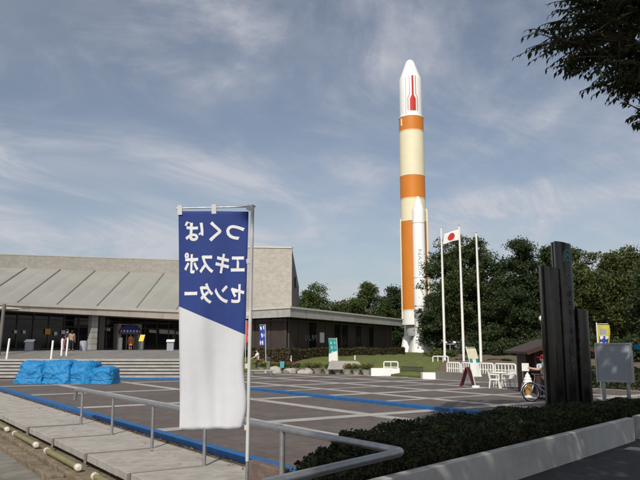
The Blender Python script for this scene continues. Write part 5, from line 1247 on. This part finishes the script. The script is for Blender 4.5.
# ================================================================== THE TREE OVERHEAD
near = thing('overhanging_tree', 'leafy branch of a big tree hanging into the top corner over the road', 'tree', (7.6, 3.0, -.1))
N0 = near.location.copy()
ND = 8.2
def inside(px, py, poly):
    c = False; j = len(poly) - 1
    for i in range(len(poly)):
        (xi, yi), (xj, yj) = poly[i], poly[j]
        if (yi > py) != (yj > py) and px < (xj - xi) * (py - yi) / (yj - yi) + xi: c = not c
        j = i
    return c
twigs = MB(); tr_ = MB()
tr_.tube([Vector((7.6, 3.0, -.4)), Vector((7.55, 3.0, .6)), Vector((7.4, 3.2, 3.0)), Vector((7.0, 3.6, 5.5)), Vector((6.0, 4.2, 8.5)), Vector((5.2, 4.5, 11))], [.42, .32, .28, .24, .16, .06], 12)
hub = Vector((6.6, 5.0, 6.3)); tr_.tube([Vector((7.1, 3.5, 5.0)), hub], [.16, .11], 8)
def in_frame(p): px, py = proj(p); return p[1] > .3 and -14 < px < 654 and -14 < py < 494
maskp = [(508, 62), (516, 34), (540, 20), (552, -20), (720, -20), (720, 140), (634, 132), (624, 118), (640, 108), (606, 106), (574, 98), (590, 80), (552, 82), (528, 68)]
leafpos = []; leafdir = []
def twig(start, end, nl, wid, sag=.12):
    start, end = Vector(start), Vector(end); d = end - start; L_ = d.length; t0 = d.normalized(); sd = t0.cross(Vector((0, 0, 1))).normalized()
    if any(in_frame(p_) and not inside(*proj(p_), maskp) for p_ in (end, start.lerp(end, .7))): return
    mid_ = start.lerp(end, .55) + Vector((0, 0, sag * L_)); P = lambda t: start * (1 - t) ** 2 + mid_ * 2 * t * (1 - t) + end * t * t
    twigs.tube([P(0), P(.33), P(.66), P(1)], [.012 + .004 * L_, .009, .006, .003], 5)
    for i in range(nl):
        t = (i + .6) / nl; p = P(t); s_ = 1 if i % 2 else -1
        dr = (sd * s_ * .75 + t0 * .55 + Vector((0, 0, -.75 - .3 * random.random())) + Vector((random.gauss(0, .18), random.gauss(0, .18), random.gauss(0, .12)))).normalized()
        leafpos.append(p); leafdir.append(dr)
# silhouette of the branches seen from the road: limbs end at measured tips
limbs = [((640, 30), [(513, 58), (522, 37), (530, 62), (545, 70), (548, 24)]), ((645, 45), [(540, 52), (556, 72), (570, 76), (578, 60), (590, 76), (532, 48)]), ((642, 12), [(556, 4), (570, 20), (560, 36), (575, 2), (590, 10), (548, 16)]),
         ((660, 78), [(581, 94), (592, 96), (600, 84), (612, 101), (622, 106), (630, 92)]), ((660, 60), [(600, 66), (612, 74), (620, 84), (632, 72), (606, 50)]), ((668, 122), [(630, 119), (632, 128), (640, 112)]), ((650, 0), [(600, 24), (610, 6), (620, 40), (606, 36), (628, 20), (590, 40), (575, 44), (585, 54)])]
for (sx_, sy_), ends in limbs:
    dd = ND + random.uniform(-.6, .9); s0 = at(sx_, sy_, dd); tr_.tube([hub, hub.lerp(s0, .5) + Vector((0, 0, .15)), s0], [.07, .045, .028], 7)
    for (ex_, ey_) in ends:
        e1 = at(ex_, ey_, dd + random.uniform(-.5, .4)); m1_ = s0.lerp(e1, .45) + Vector((0, random.uniform(-.2, .2), .08))
        tr_.tube([s0, s0.lerp(m1_, .5), m1_], [.022, .016, .011], 6)
        twig(m1_, e1, 16, .1)
        for q in range(15):
            f = random.uniform(.0, .95); b0 = s0.lerp(m1_, f * 1.6) if f < .6 else m1_.lerp(e1, (f - .6) * 2)
            dv = (e1 - s0).normalized(); sdv = Vector((random.gauss(0, .5), random.gauss(0, .5), random.gauss(0, .32))); e2 = b0 + (dv * .7 + sdv).normalized() * random.uniform(.25, .55)
            twig(b0, e2, random.randint(8, 13), .1)
keep = []
for p, d in zip(leafpos, leafdir):
    px, py = proj(p + d * .05)
    if (not in_frame(p)) or inside(px, py, maskp): keep.append((p, d))
# leaves as pointed folded blades
vs = []; fs = []
for p, d in keep:
    L_ = random.uniform(.06, .105); W_ = L_ * random.uniform(.36, .46); s_ = d.cross(Vector((random.gauss(0, .4), random.gauss(0, .4), 1))).normalized(); nrm = s_.cross(d); i0 = len(vs)
    vs += [p, p + d * L_ * .38 + s_ * W_ / 2 + nrm * .006, p + d * L_, p + d * L_ * .38 - s_ * W_ / 2 + nrm * .006, p + d * L_ * .4]
    fs += [(i0, i0 + 1, i0 + 4), (i0 + 1, i0 + 2, i0 + 4), (i0, i0 + 4, i0 + 3), (i0 + 4, i0 + 2, i0 + 3)]
me = bpy.data.meshes.new('leaves'); me.from_pydata([v - N0 for v in vs], [], fs); me.materials.append(M['leaf_near']); o = bpy.data.objects.new('leaves', me); COL.objects.link(o); o.parent = near
# rest of the crown above the photographer: casts the shade on hedge, wall and monument
hz_d = Vector((-sunv.x, -sunv.y, 0)); hz_d /= sunv.z
def shade_target(x, y_):    # ground area that lies in this tree's shade
    if y_ < 4.5 or y_ > 26: return False
    if y_ < 11: return x > .12
    return x > .12 + .32 * (y_ - 11)
pts = []; tries = 0
while len(pts) < 30000 and tries < 600000:
    tries += 1; p = Vector((random.uniform(-6, 15), random.uniform(-14, 13), random.uniform(6.5, 15)))
    if in_frame(p): continue
    gx, gy = p.x + hz_d.x * p.z, p.y + hz_d.y * p.z
    if gx > 16 or not shade_target(gx, gy): continue
    if math.sin(p.x * 2.1 + 1) * math.sin(p.y * 1.9) * math.sin(p.z * 1.7 + 2) > .74: continue      # gaps between sprays
    pts.append(tuple(p - N0))
leaf_cloud('crown', pts, .34, 'leaf_near', near, .6)
for k in range(16):
    p = Vector(pts[k * 700 % len(pts)]) + N0; st_ = Vector((6.2, 4.1, 8.0)).lerp(p, .1)
    if not any(in_frame(st_.lerp(p, f / 10)) for f in range(11)): tr_.tube([Vector((5.9, 4.2, 8.6)), Vector((5.9, 4.2, 8.6)).lerp(p, .5) + Vector((0, 0, .4)), p], [.09, .06, .02], 6)
tr_.v = [tuple(Vector(v) - N0) for v in tr_.v]; twigs.v = [tuple(Vector(v) - N0) for v in twigs.v]
tr_.build('trunk', 'bark', near, smooth=True); twigs.build('twigs', 'bark', near)
